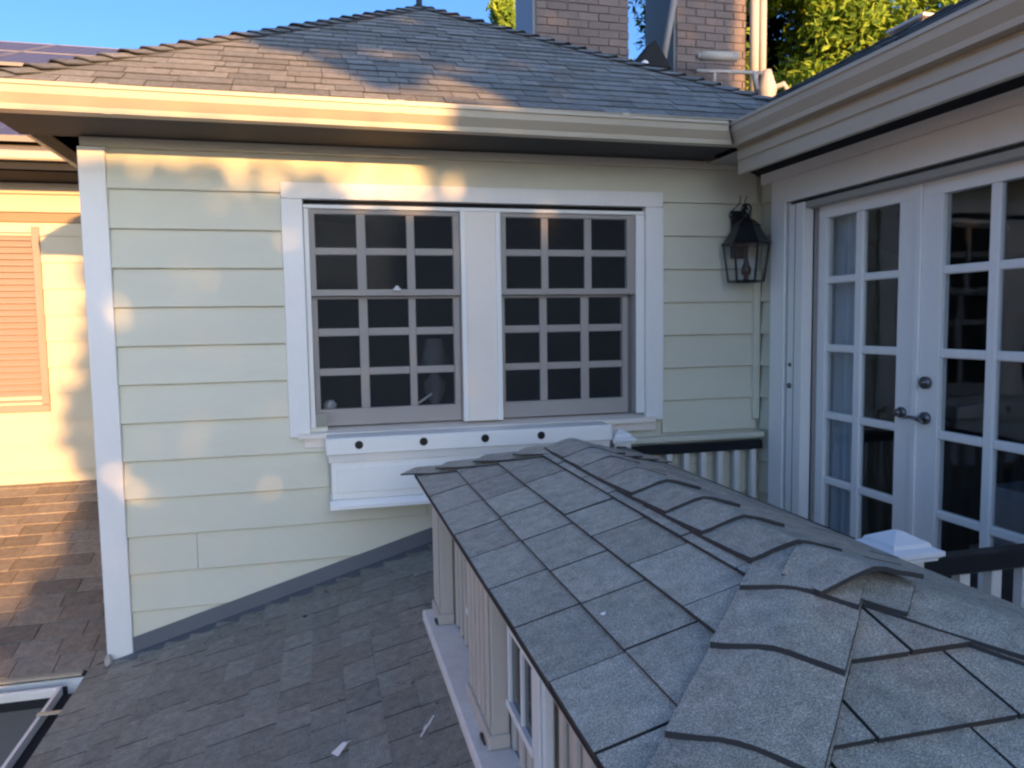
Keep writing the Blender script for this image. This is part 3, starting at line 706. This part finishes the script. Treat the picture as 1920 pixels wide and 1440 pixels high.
shingles(droof, C_, (0, 1, 0), VR, [(0, 0.0), (Ltot, 0.0), (Ltot-hw, Lsl), (hw, Lsl)], E1, 0.218, 'shingle', 0.006, 0.006, 0.005, 0.04, offs=lambda j: [0.0, 0.06, 0.10, 0.03][j % 4], v_start=0.0)
shingles(droof, B_, (1, 0, 0), VN, [(0, 0.0), (2*hw, 0.0), (hw, Lsl)], E1, 0.235, 'shingle', 0.006, 0.010, 0.006, 0.05, offs=lambda j: [0.0, 0.10, 0.02, 0.12][j % 4], v_start=0.0)
shingles(droof, D_, (-1, 0, 0), VF, [(0, 0.0), (2*hw, 0.0), (hw, Lsl)], E1, 0.235, 'shingle', 0.006, 0.006, 0.005, 0.04, v_start=0.0)
dL, dR = Vector((-1, 0, -s_)).normalized(), Vector((1, 0, -s_)).normalized(); dN, dF = Vector((0, -1, -s_)).normalized(), Vector((0, 1, -s_)).normalized()
# far-left hip caps
HFL = Vector((1, -1, s_)).normalized()
for i in range(4):
    cap_piece(droof, Vector(A_)+HFL*(0.0+i*0.175)+Vector((0, 0, 0.004)), HFL, facedown(HFL, dF), facedown(HFL, dL), 0.095, 0.30 if i < 3 else 0.22, 0.016, 'capshingle', 0.010)
HFR = Vector((-1, -1, s_)).normalized()
for i in range(4):
    cap_piece(droof, Vector(D_)+HFR*(0.0+i*0.175)+Vector((0, 0, 0.004)), HFR, facedown(HFR, dR), facedown(HFR, dF), 0.115, 0.22, 0.012, 'capshingle')
# near-left and near-right hips
HNL = Vector((1, 1, s_)).normalized(); HNR = Vector((-1, 1, s_)).normalized()
for i, (d_, w_) in enumerate(((0.02, .104), (0.212, .102), (0.418, .100), (0.590, .098))):
    cap_piece(droof, Vector(B_)+HNL*d_+Vector((0, 0, 0.004)), HNL, facedown(HNL, dL), facedown(HNL, dN), w_, 0.28 if i < 3 else 0.16, 0.011, 'capshingle', 0.002, 0.010)
for i, d_ in enumerate((0.0, 0.19, 0.38, 0.56)):
    cap_piece(droof, Vector(C_)+HNR*d_+Vector((0, 0, 0.004)), HNR, facedown(HNR, dN), facedown(HNR, dR), 0.105, 0.28 if i < 3 else 0.20, 0.010, 'capshingle', 0.003, 0.0075)
# ridge caps: exposed front edges face the camera side; laid near to far
ridge_edges = [-2.60, -2.412, -2.238, -2.042, -1.84, -1.65, -1.48]
for i, y in enumerate(ridge_edges):
    smooth_far = i > 3
    cap_piece(droof, (Xr, y, Zr+0.006+(0.001*i)), (0, 1, 0), dL, dR, 0.102, min(0.30, -1.26-y), 0.003 if smooth_far else 0.010, 'capshingle', 0.0 if smooth_far else 0.001, 0.010)
# lifted top cap over the near apex
cap_piece(droof, (Xr+0.022, -2.775, Zr-0.004), Vector((-0.06, 1, 0.03)), dL, dR, 0.104, 0.27, 0.022, 'capshingle', 0.001, 0.009, 0.004)
# walls under the roof
XW = -1.93; XP = -1.992; zt = Ze+0.004
q = MB(); q.box(XW, Xq-0.06, YNE+0.07, -0.90, -2.3, zt-0.024); dw = q.out('wall', 'post', dm)
y = -1.0
while y > -3.1:        # vertical board-and-batten strips
    bx('batten', (XW-0.012, XW-0.001, y-0.028, y, -1.75, zt-0.024), 'post', dw, 0.002); y -= 0.085
def dpost(y0, y1, m='post', XP=XP):
    o = bx('post', (XP, XW-0.013, y1, y0, -1.755, zt-0.022), m, dm, 0.004)
    w = y0-y1; n = max(1, int(w/0.055))
    for i in range(n):
        a = y1+w*(i+0.18)/n; bx('fluting', (XP-0.007, XP-0.0005, a, a+w*0.62/n, -1.70, zt-0.03), m, o, 0.002)
    bx('post_base', (XP-0.012, XW-0.0135, y1-0.008, y0+0.008, -1.754, -1.715), m, o, 0.003)
dpost(-0.902, -1.06); dpost(-1.63, -1.93); dpost(-2.262, -2.335, 'trim', -1.968); dpost(-2.95, -3.06)
def dwindow(y0, y1, z0, z1, mullions):
    fr = MB(); t = 0.018
    fr.box(XW-0.036, XW-0.013, y1, y0, z1-t, z1, 0.002); fr.box(XW-0.042, XW-0.013, y1, y0, z0, z0+t, 0.002)
    fr.box(XW-0.036, XW-0.013, y1, y1+t, z0+t, z1-t, 0.002); fr.box(XW-0.036, XW-0.013, y0-t, y0, z0+t, z1-t, 0.002)
    f = fr.out('window_frame', 'trim', dm)
    for my in mullions: bx('muntin', (XW-0.036, XW-0.013, my-0.008, my+0.008, z0+t, z1-t), 'trim', f, 0.002)
    ys = [y1+t]+sorted(mullions)+[y0-t]
    for a, b in zip(ys[:-1], ys[1:]): bx('pane', (XW-0.028, XW-0.0235, a+0.001, b-0.001, z0+t, z1-t), 'darkglass', f, 0)
m_, n_, l_, p_ = mat('dark_glass'); p_.inputs['Base Color'].default_value = (0.012, 0.015, 0.02, 1); p_.inputs['Roughness'].default_value = 0.08; M['darkglass'] = m_
dwindow(-1.46, -1.60, -1.56, -1.37, [])
dwindow(-2.005, -2.25, -1.60, -1.38, [-2.14])
bx('ledge', (-2.042, XW-0.0005, -3.2, -0.885, -1.800, -1.7555), 'worn', dm, 0.006)
q = MB(); q.box(Xe+0.012, XW-0.0135, YNE+0.05, -0.83, zt-0.036, zt-0.0235); q.out('soffit', 'post', dm)
for y, z in ((-1.02, -1.75), (-1.86, -1.75)):
    q = MB(); q.tube([(XP-0.016, y, -1.748), (XP-0.020, y-0.03, -1.744), (XP-0.018, y-0.055, -1.747)], 0.006, 6, 0.003)
    tag(q.out('twig', 'darkgap'), 'dark scrap of leaf litter at the foot of the %s grooved post' % ('far' if y > -1.5 else 'middle'), 'leaf litter')

# ================================================================== BALCONY
bx('balcony_floor', (Xq-0.06, 0.012, -5, -0.02, -2.22, -2.085), 'deck', None, 0)['kind'] = 'structure'
def bpost(cx, cy, label, w=0.098, cw=0.162):
    t = thing('balcony_post', (cx, cy, -2.085), label, 'post', 'white capped balcony posts')
    bx('post_shaft', (cx-w/2, cx+w/2, cy-w/2, cy+w/2, -2.084, -1.262), 'trim', t, 0.004)
    q = MB(); h = cw/2; k = 0.7071
    q.lathe((cx, cy, -1.262), [(h*0.86/k, 0.0), (h*0.86/k, 0.006), (h/k, 0.014), (h/k, 0.026), (h*0.74/k, 0.034), (h*0.68/k, 0.044), (0.012, 0.068)], 4, math.pi/4)
    q.out('post_cap', 'cap', t)
bpost(-0.925, -2.14, 'white post with pyramid cap nearer the camera, before the doors')
bpost(-0.893, -0.125, 'far white capped post beside the end of the window box', 0.09, 0.13)
def rail(p0, p1, label, zt_=-1.30, n=10, th=0.05, wd=0.05, balw=0.032, dark=()):
    t = thing('balcony_railing', ((p0[0]+p1[0])/2, (p0[1]+p1[1])/2, -2.085), label, 'railing', 'balcony railings')
    alongx = abs(p0[0]-p1[0]) > abs(p0[1]-p1[1])
    if alongx: bx('top_rail', (p0[0], p1[0], p0[1]-wd/2, p0[1]+wd/2, zt_-th, zt_), 'black', t, 0.004)
    else: bx('top_rail', (p0[0]-wd/2, p0[0]+wd/2, p0[1], p1[1], zt_-th, zt_), 'black', t, 0.004)
    for i in range(n):
        f = (i+0.5)/n; x = p0[0]+(p1[0]-p0[0])*f; y_ = p0[1]+(p1[1]-p0[1])*f
        if i in dark:
            bx('baluster', (x-0.012, x+0.012, y_-0.012, y_+0.012, -2.03, zt_-th-0.001), 'black', t, 0.002)
        else: bx('baluster', (x-balw/2, x+balw/2, y_-balw/2, y_+balw/2, -2.03, zt_-th-0.001), 'baluster', t, 0.003)
    if alongx: bx('bottom_rail', (p0[0], p1[0], p0[1]-0.02, p0[1]+0.02, -2.065, -2.031), 'baluster', t, 0.003)
    else: bx('bottom_rail', (p0[0]-0.02, p0[0]+0.02, p0[1], p1[1], -2.065, -2.031), 'baluster', t, 0.003)
rail((-0.845, -0.07), (-0.030, -0.07), 'black topped railing with white balusters along the cream window wall', -1.300, 8, 0.050, 0.045)
rail((-0.872, -2.14), (-0.02, -2.14), 'black topped railing running right from the near white post', -1.275, 8, 0.052, 0.052, 0.034, dark=(4,))
rail((-0.91, -2.088), (-0.91, -0.175), 'black topped side railing mostly hidden behind the foreground roof', -1.275, 17, 0.05, 0.05)
bx('rail_ledge', (-0.84, -0.014, -0.085, -0.0275, -1.285, -1.255), 'siding', wingA)

# ================================================================== WINDOW BOX
wb = thing('window_box', (-1.68, -0.12, -1.47), 'long white moulded window box with four round black holes along its top board', 'planter')
x0, x1 = -2.372, -0.985
bx('lid', (x0-0.018, x1+0.018, -0.215, -0.0275, -1.236, -1.155), 'boxpaint', wb, 0.006)
q = MB(); q.prism([(-0.03, -1.2365), (-0.208, -1.2365), (-0.204, -1.246), (-0.200, -1.258), (-0.196, -1.272), (-0.03, -1.272)], lambda p: (x0-0.006, p[0], p[1]), lambda p: (x1+0.006, p[0], p[1])); q.out('crown_moulding', 'boxpaint', wb)
bx('front_panel', (x0+0.004, x1-0.004, -0.190, -0.03, -1.452, -1.2725), 'boxpaint', wb, 0.003)
bx('panel_rib', (x0+0.03, x1-0.03, -0.197, -0.1905, -1.418, -1.300), 'boxpaint', wb, 0.004)
q = MB(); q.prism([(-0.03, -1.453), (-0.192, -1.453), (-0.204, -1.466), (-0.212, -1.478), (-0.212, -1.494), (-0.03, -1.494)], lambda p: (x0-0.006, p[0], p[1]), lambda p: (x1+0.006, p[0], p[1])); q.out('base_moulding', 'boxpaint', wb)
for x in (-2.238, -1.934, -1.633, -1.348):
    q = MB(); q.tube([(x, -0.2145, -1.190), (x, -0.2175, -1.190)], 0.0195, 20); q.out('round_hole', 'black', wb)

# ================================================================== LANTERN
lan = thing('wall_lantern', (-0.16, -0.12, -0.44), 'black carriage lantern with clear panes on the wall near the doors', 'lantern')
lx, ly = -0.165, -0.125
q = MB(); q.lathe((lx, ly, 0), [(0.125, -0.235), (0.130, -0.225), (0.118, -0.215), (0.085, -0.165), (0.070, -0.140), (0.074, -0.132), (0.050, -0.110), (0.020, -0.090)], 6, 0.5); q.out('lantern_roof', 'black', lan)
q = MB(); q.lathe((lx, ly, 0), [(0.012, -0.092), (0.018, -0.080), (0.010, -0.068)], 8); 
q.tube([(lx+0.028*math.cos(a*math.pi/6), ly, -0.045+0.028*math.sin(a*math.pi/6)) for a in range(13)], 0.005, 6); q.out('finial', 'black', lan, True)
q = MB()
for k in range(6):
    t = 0.5+k*math.pi/3; a = (lx+0.118*math.cos(t), ly+0.118*math.sin(t), -0.232); b = (lx+0.092*math.cos(t), ly+0.092*math.sin(t), -0.428)
    q.tube([a, b], 0.006, 6); t2 = t+math.pi/3
    q.tube([b, (lx+0.092*math.cos(t2), ly+0.092*math.sin(t2), -0.428)], 0.006, 6)
q.out('lantern_cage', 'black', lan)
q = MB(); q.lathe((lx, ly, 0), [(0.113, -0.234), (0.088, -0.426)], 6, 0.5); lp = q.out('lantern_glass', 'glass', lan)
q = MB(); q.lathe((lx, ly, 0), [(0.030, -0.437), (0.030, -0.425), (0.013, -0.418), (0.013, -0.40), (0.026, -0.385), (0.028, -0.36), (0.016, -0.335), (0.010, -0.30), (0.012, -0.235)], 10); q.out('candle_stem', 'black', lan, True)
q = MB(); q.lathe((lx, ly, 0), [(0.094, -0.436), (0.094, -0.431)], 6, 0.5); 
bp = MB(); bp.box(lx-0.035, lx+0.060, -0.034, -0.0175, -0.30, -0.04, 0.006); bp.out('back_plate', 'black', lan)
q = MB()
q.tube([(lx+0.02, -0.034, -0.12), (lx+0.02, -0.06, -0.05), (lx+0.01, -0.10, -0.02), (lx, ly, -0.045)], 0.008, 6)
for sx in (-1, 1):
    q.tube([(lx+sx*0.03+0.045*sx*math.sin(a*0.5)*(1-a/14), -0.05-0.004*a, -0.10+0.012*a) for a in range(12)], 0.004, 5, 0.002)
q.out('scroll_arm', 'black', lan, True)

# ================================================================== CHIMNEYS
def chimney(x0, x1, y, z0, z1, label, depth=0.78, lit=True, brick_from=None, zb0=1.2):
    c = thing('chimney', ((x0+x1)/2, y+depth/2, -5), label, 'chimney')
    q = MB(); q.box(x0+0.012, x1-0.012, y+0.012, y+depth, -5, z1, 0); core = q.out('chimney_core', 'mortar', c)
    bw, bh, gp = 0.245, 0.088, 0.012; z = zb0; j = 0; stuff = MB(); n = 0
    while z < z1-0.02:
        x = (brick_from or x0)-(j % 2)*bw/2
        while x < x1-0.01:
            a, b = max(x, brick_from or x0), min(x+bw-gp, x1)
            if b-a > 0.03:
                yy = y+random.uniform(-0.006, 0.004)
                if n < 290: bx('brick', (a, b, yy, y+0.05, z, z+bh-gp), 'brick', core, 0); n += 1
                else: stuff.box(a, b, yy, y+0.05, z, z+bh-gp)
            x += bw
        for yb in [y+0.06+i*bw for i in range(int((depth-0.1)/bw))]:      # right return
            stuff.box(x1-0.03, x1+random.uniform(-.004, .004), yb, yb+bw-gp, z, z+bh-gp)
            if brick_from is None: stuff.box(x0+random.uniform(-.004, .004), x0+0.03, yb, yb+bw-gp, z, z+bh-gp)
        z += bh; j += 1
    if stuff.f: tag(stuff.out('side_bricks', 'brick', core), kind='stuff')
    return c
c1 = chimney(0.03, 1.155, 4.6, 0, 3.6, 'left brick chimney behind the hip roof, standing apart from the other', brick_from=0.06, zb0=1.7)
bx('chimney_side', (0.02, 0.041, 4.615, 5.37, 1.2, 3.6), 'pipe_grey', c1, 0.004)
c2 = chimney(1.74, 2.66, 4.6, 0, 3.6, 'right brick chimney with a slanted pipe and pale downpipe on its side', brick_from=1.76, zb0=1.5)
bx('chimney_side', (1.722, 1.751, 4.615, 5.41, 1.2, 3.6), 'flash_shade', c2, 0.004)  # dark sheet painting in the shaded tone of the left face
q = MB(); q.tube([(1.44, 4.45, 1.95), (1.75, 4.45, 3.5)], 0.038, 10)
tag(q.out('slanted_pipe', 'taupe', None, True), 'long grey pipe slanting up the front of the right chimney', 'pipe')
for i, (x, m) in enumerate(((2.72, 'pipe'), (2.83, 'pipe'))):
    q = MB(); q.tube([(x, 4.52, 1.9), (x, 4.52, 3.6)], 0.045 if i else 0.055, 12)
    tag(q.out('downpipe', m, None, True), 'pale upright pipe on the right chimney, %s of a pair' % ('outer' if i else 'inner'), 'pipe')
q = MB(); q.tube([(1.88, 4.25, 2.33), (2.33, 4.25, 2.35)], 0.055, 12); q.tube([(1.84, 4.25, 2.328), (1.88, 4.25, 2.33)], 0.035, 10)
tag(q.out('flue_duct', 'pipe', None, True), 'short fat pale duct lying across the foot of the right chimney', 'duct')
q = MB(); q.tube([(1.75, 4.10, 2.11), (2.55, 4.10, 2.14)], 0.022, 8); q.tube([(1.97, 4.10, 2.12), (1.97, 4.10, 1.99)], 0.018, 8); q.tube([(2.46, 4.10, 2.14), (2.50, 4.10, 1.95)], 0.03, 8)
tag(q.out('roof_pipe', 'pipe', None, True), 'thin pale pipe on short legs below the duct by the right chimney', 'pipe')
q = MB(); q.add([(1.07, 4.2, 2.18), (1.50, 4.2, 2.16), (1.30, 4.2, 2.45), (1.07, 4.5, 2.18), (1.50, 4.5, 2.16), (1.30, 4.5, 2.45)], [(0, 1, 2), (3, 5, 4), (0, 2, 5, 3), (1, 4, 5, 2), (0, 3, 4, 1)])
q.box(1.10, 1.48, 4.22, 4.48, 1.5, 2.17)
tag(q.out('roof_vent', 'felt_shade'), 'small black gabled roof vent between the two chimneys', 'vent')
q = MB(); q.lathe((1.14, 4.12, 2.10), [(0.045, 0), (0.055, 0.03), (0.04, 0.07), (0.015, 0.09)], 10); q.tube([(1.14, 4.12, 1.7), (1.14, 4.12, 2.12)], 0.02, 8)
tag(q.out('vent_cap', 'cap', None, True), 'tiny white vent cap at the foot of the black gabled roof vent', 'vent')
q = MB(); q.lathe((2.82, 4.40, 1.78), [(0.10, 0), (0.13, 0.10), (0.10, 0.22), (0.12, 0.28), (0.07, 0.42), (0.05, 0.5)], 12); q.tube([(2.82, 4.40, 2.05), (2.98, 4.3, 2.10), (3.05, 4.3, 2.0)], 0.035, 8)
tag(q.out('pipe_elbow', 'pipe', None, True), 'pale bulky pipe fitting at the right foot of the right chimney', 'pipe')

# ================================================================== TREES
def leaves(q, centers, n, size, flat=0.0):
    for _ in range(n):
        c, r = random.choice(centers); 
        d = Vector((random.gauss(0, 1), random.gauss(0, 1), random.gauss(0, 1))); d.normalize()
        p = Vector(c)+Vector((d.x*r[0], d.y*r[1], d.z*r[2]))*(random.random()**0.4)
        a = Vector((random.uniform(-1, 1), random.uniform(-1, 1), random.uniform(-1, 1))).normalized(); b = a.orthogonal().normalized()
        s = size*random.uniform(0.6, 1.3); q.add([p-a*s, p+b*s*0.45, p+a*s, p-b*s*0.45], [(0, 1, 2, 3)])
def tree(name, base, height, crowns, n, size, m, label, inner=True):
    t = thing(name, base, label, 'tree'); B = Vector(base)
    q = MB(); top = Vector((base[0], base[1], base[2]+height*0.75)); q.tube([B, B+(top-B)*0.5+Vector((0.1, 0, 0)), top], height*0.028, 10, height*0.010)
    for c, r in crowns[:14]:
        st_ = B+(top-B)*random.uniform(0.45, 0.9); q.tube([st_, (st_+Vector(c))/2+Vector((0, 0, 0.1)), Vector(c)], height*0.008, 6, height*0.003)
    q.out('trunk', 'bark', t, True)
    q = MB(); leaves(q, crowns, n, size); tag(q.out('crown', m, t), kind='stuff')
def blobs(cx, cy, cz, rx_, ry, rz_, n, r0, r1):
    out = []
    for _ in range(n):
        d = Vector((random.gauss(0, 1), random.gauss(0, 1), random.gauss(0, 1))).normalized()*random.random()**0.45
        r = random.uniform(r0, r1); out.append(((cx+d.x*rx_, cy+d.y*ry, cz+d.z*rz_), (r, r, r*0.8)))
    return out
tree('broadleaf_tree', (8.4, 11.0, -5), 12.5, blobs(8.8, 11.0, 5.6, 3.6, 1.8, 3.0, 90, 0.4, 0.8), 40000, 0.11, 'leaf', 'bright yellow-green sunlit tree right of the chimneys')
tree('evergreen_tree', (7.2, 13.0, -5), 12.5, blobs(8.2, 13.5, 5.5, 3.6, 1.2, 4.2, 80, 0.7, 1.1), 40000, 0.11, 'leafdark', 'dark green tree close behind the right chimney')
tree('broadleaf_tree', (2.2, 9.5, -5), 10.0, blobs(2.0, 9.5, 3.55, 2.1, 1.0, 1.0, 34, 0.25, 0.5)+blobs(0.95, 9.5, 4.9, 0.15, 0.3, 0.9, 9, 0.15, 0.3), 9000, 0.07, 'leaf', 'yellow-green tree glimpsed behind and between the two chimneys')
# pale gable peeping over the right roof
dh = thing('distant_house', (3.6, 3.0, -5), 'pale top of a house beyond the right-hand roof, showing in two lumps above its edge', 'house')
q = MB(); q.box(3.1, 3.5, 2.30, 2.72, -5, 2.12, 0.03); q.box(3.1, 3.5, 3.12, 3.42, -5, 2.10, 0.03); q.box(3.1, 3.5, 2.72, 3.12, -5, 1.9); q.out('wall', 'pipe', dh)
q = MB(); q.box(3.07, 3.53, 2.27, 2.75, 2.121, 2.15, 0.005); q.out('coping', 'worn', dh)

# ---- unseen tree behind the viewer, crown masked and shaped to lay the dappled shade
Y0 = -14.0; TX = math.tan(rad(SUN_AZ)); TZ = math.tan(rad(SUN_EL))/math.cos(rad(SUN_AZ))
holes = [(-0.34, 1.49, .032), (-0.30, 1.43, .043), (-0.05, 1.57, .03), (-0.02, 1.50, .03), (-0.36, 0.71, .043), (-0.28, 0.63, .043), (0.30, 0.59, .026), (-0.27, 0.31, .025), (-0.39, 1.30, .03), (0.15, 1.25, .02)]
def interp(x, pts):
    if x <= pts[0][0]: return pts[0][1]
    for (a, b), (c, d) in zip(pts[:-1], pts[1:]):
        if x <= c: return b+(d-b)*(x-a)/(c-a)
    return pts[-1][1]
def shaded(a, b):
    if b < 0: return True if a > -3.2 else False
    al = interp(b, [(0, -0.95), (0.05, -0.86), (0.2, -0.70), (0.4, -0.64), (0.6, -0.62), (0.9, -0.74), (1.2, -0.72), (1.35, -0.62), (1.6, -0.58), (1.95, -0.50), (2.05, -0.6)])
    al += 0.05*math.sin(b*34)+0.03*math.sin(b*83+1)
    if b < 0.3 and a < -1.6: return True
    if a < al: return False
    for hx, hz, hr in holes:
        if (a-hx)**2+(b-hz)**2 < hr*hr: return False
    if b < 1.92: return True
    if b < 2.14:
        if a > 1.14: return math.hypot(a-1.24, b-2.07) > 0.05
        if a < 0.44:
            for hx, hz, hr in ((-0.2, 2.10, .032), (0.05, 2.09, .03), (0.24, 2.09, .05), (0.38, 2.07, .06), (-0.38, 2.10, .03), (0.14, 1.98, .025), (0.31, 1.99, .03)):
                if math.hypot(a-hx, b-hz) < hr: return False
            return True
        if a < 0.72 and math.sin(a*47)*math.sin(b*61+a*20) > 0.15: return True
        return b < 1.955+0.03*math.sin(a*23) or math.sin(a*31+1)*math.sin(b*43+a*9) > 0.62
    if b < 2.28: return a > 1.07
    top = interp(a, [(-0.6, 3.4), (0.30, 3.10), (0.38, 2.85), (0.55, 2.78), (0.70, 2.62), (0.78, 2.44), (0.84, 2.37), (0.92, 2.46), (1.0, 2.42), (1.1, 2.58), (1.2, 2.62), (1.28, 2.50), (1.36, 2.45), (1.40, 2.2)])
    if b < top: return False
    if math.hypot((a-1.05)/0.20, (b-2.83)/0.045) < 1 or math.hypot((a-1.30)/0.16, (b-2.69)/0.04) < 1 or math.hypot((a-0.72)/0.12, (b-2.78)/0.04) < 1: return False
    if a < 2.9: return b < 4.5
    return b < 6.4
ob = thing('broadleaf_tree', (2.5, -14, -5), 'unseen tree behind the viewer, its crown shaped to cast the evening shade', 'tree')
q = MB(); q.tube([(2.6, -14, -5), (2.5, -14, -1), (2.8, -14, 3)], 0.22, 10, 0.1); q.out('trunk', 'bark', ob, True)
q = MB(); L0 = 0.085
rs = random.Random(11)
def add_leaf(a, b, size):
    yy = Y0+rs.uniform(-1.2, 1.2); c = Vector((a-TX*(yy-Y0), yy, b-TZ*(yy-Y0)))
    n_ = Vector((rs.uniform(-.6, .6), -1, rs.uniform(-.6, .6))).normalized(); t = rs.uniform(0, 6.28)
    u = n_.orthogonal().normalized(); w = n_.cross(u); u, w = u*math.cos(t)+w*math.sin(t), w*math.cos(t)-u*math.sin(t)
    q.add([c-u*size, c+w*size*0.6, c+u*size, c-w*size*0.6], [(0, 1, 2, 3)])
i = 0
while i < 26000:
    a = rs.uniform(-3.2, 6.6); b = rs.uniform(-3.6, 6.2)
    near = (a < 1.7 and -0.1 < b < 3.4)
    if not near and rs.random() < 0.45: continue
    if a > 6.42: continue
    i += 1
    if shaded(a, b): add_leaf(a, b, 0.055 if near else 0.14)
for _ in range(15000):      # extra density where the shade meets the light
    a = rs.uniform(-1.0, 1.7); b = rs.uniform(-0.1, 3.4)
    if shaded(a, b): add_leaf(a, b, 0.05)
tag(q.out('crown', 'leafdark', ob), kind='stuff')

# ================================================================== small litter on the lower roof
def on_low(x, y, h=0.012): return Vector((x, y, zl(x)+h))
q = MB(); q.add([on_low(-2.15, -1.69), on_low(-2.125, -1.665, .015), on_low(-2.11, -1.63, .014), on_low(-2.14, -1.655, .013)], [(0, 1, 2, 3)]); q.tube([on_low(-2.155, -1.70, .014), on_low(-2.105, -1.625, .016)], 0.003, 5)
tag(q.out('dry_leaf', 'worn'), 'long pale dry leaf on the dark lower roof near the white ledge', 'leaf')
q = MB(); q.add([on_low(-2.39, -1.62), on_low(-2.36, -1.60, .03), on_low(-2.345, -1.58, .02), on_low(-2.375, -1.585, .03), on_low(-2.41, -1.59, .014)], [(0, 1, 3), (1, 2, 3), (0, 3, 4)])
tag(q.out('dry_leaf', 'worn'), 'small curled pale leaf low on the dark roof at the picture bottom', 'leaf')
q = MB(); q.lathe(on_low(-2.506, -0.383, 0.006), [(0.009, 0), (0.009, 0.006), (0.004, 0.010)], 8)
tag(q.out('nail_head', 'black'), 'single black nail head on the dark lower roof', 'nail')
q = MB(); q.lathe((-3.40, -0.05, zl(-3.40)+0.006), [(0.016, 0), (0.020, 0.02), (0.010, 0.05)], 8)
tag(q.out('caulk_blob', 'pipe', None, True), 'small pale lump at the foot of the corner board', 'sealant')
q = MB(); pz = lambda x, y_, h: Vector((x, y_, Ze+s_*(x-Xe)+h)); q.lathe(pz(-1.905, -2.53, 0.012), [(0.007, 0), (0.006, 0.003), (0.002, 0.005)], 7)
tag(q.out('bird_dropping', 'cap'), 'tiny white speck on the foreground shingles', 'speck')
rs2 = random.Random(5)
q = MB()
for _ in range(16):
    y_ = -0.15-rs2.random()*0.35; p0 = Vector((-3.545+rs2.uniform(-.03, .03), y_, ZG+0.03)); a = Vector((rs2.uniform(-1, 1), rs2.uniform(-1, 1), rs2.uniform(0, .8))).normalized()*0.03; b = a.orthogonal().normalized()*0.014
    q.add([p0-a, p0+b, p0+a, p0-b], [(0, 1, 2, 3)])
tag(q.out('gutter_leaves', 'bark'), 'dark leaf litter in the corner of the lower left gutter', 'leaf litter', kind='stuff')

# wind-blown leaf crumbs caught along the flashing and the ledge
q = MB(); rs3 = random.Random(9)
for _ in range(70):
    if rs3.random() < 0.6: x = rs3.uniform(-3.35, -1.95); y_ = -0.10-rs3.random()**2*0.25
    else: y_ = rs3.uniform(-2.0, -0.15); x = -2.06-rs3.random()**2*0.4
    c = on_low(x, y_, 0.016); a = Vector((rs3.uniform(-1, 1), rs3.uniform(-1, 1), rs3.uniform(-.1, .3))).normalized()*rs3.uniform(.004, .014); b = Vector((-a.y, a.x, 0.002))*0.4
    q.add([c-a, c+b, c+a, c-b], [(0, 1, 2, 3)])
tag(q.out('leaf_litter', 'bark'), 'brown leaf crumbs scattered along the flashing of the lower roof', 'leaf litter', kind='stuff')
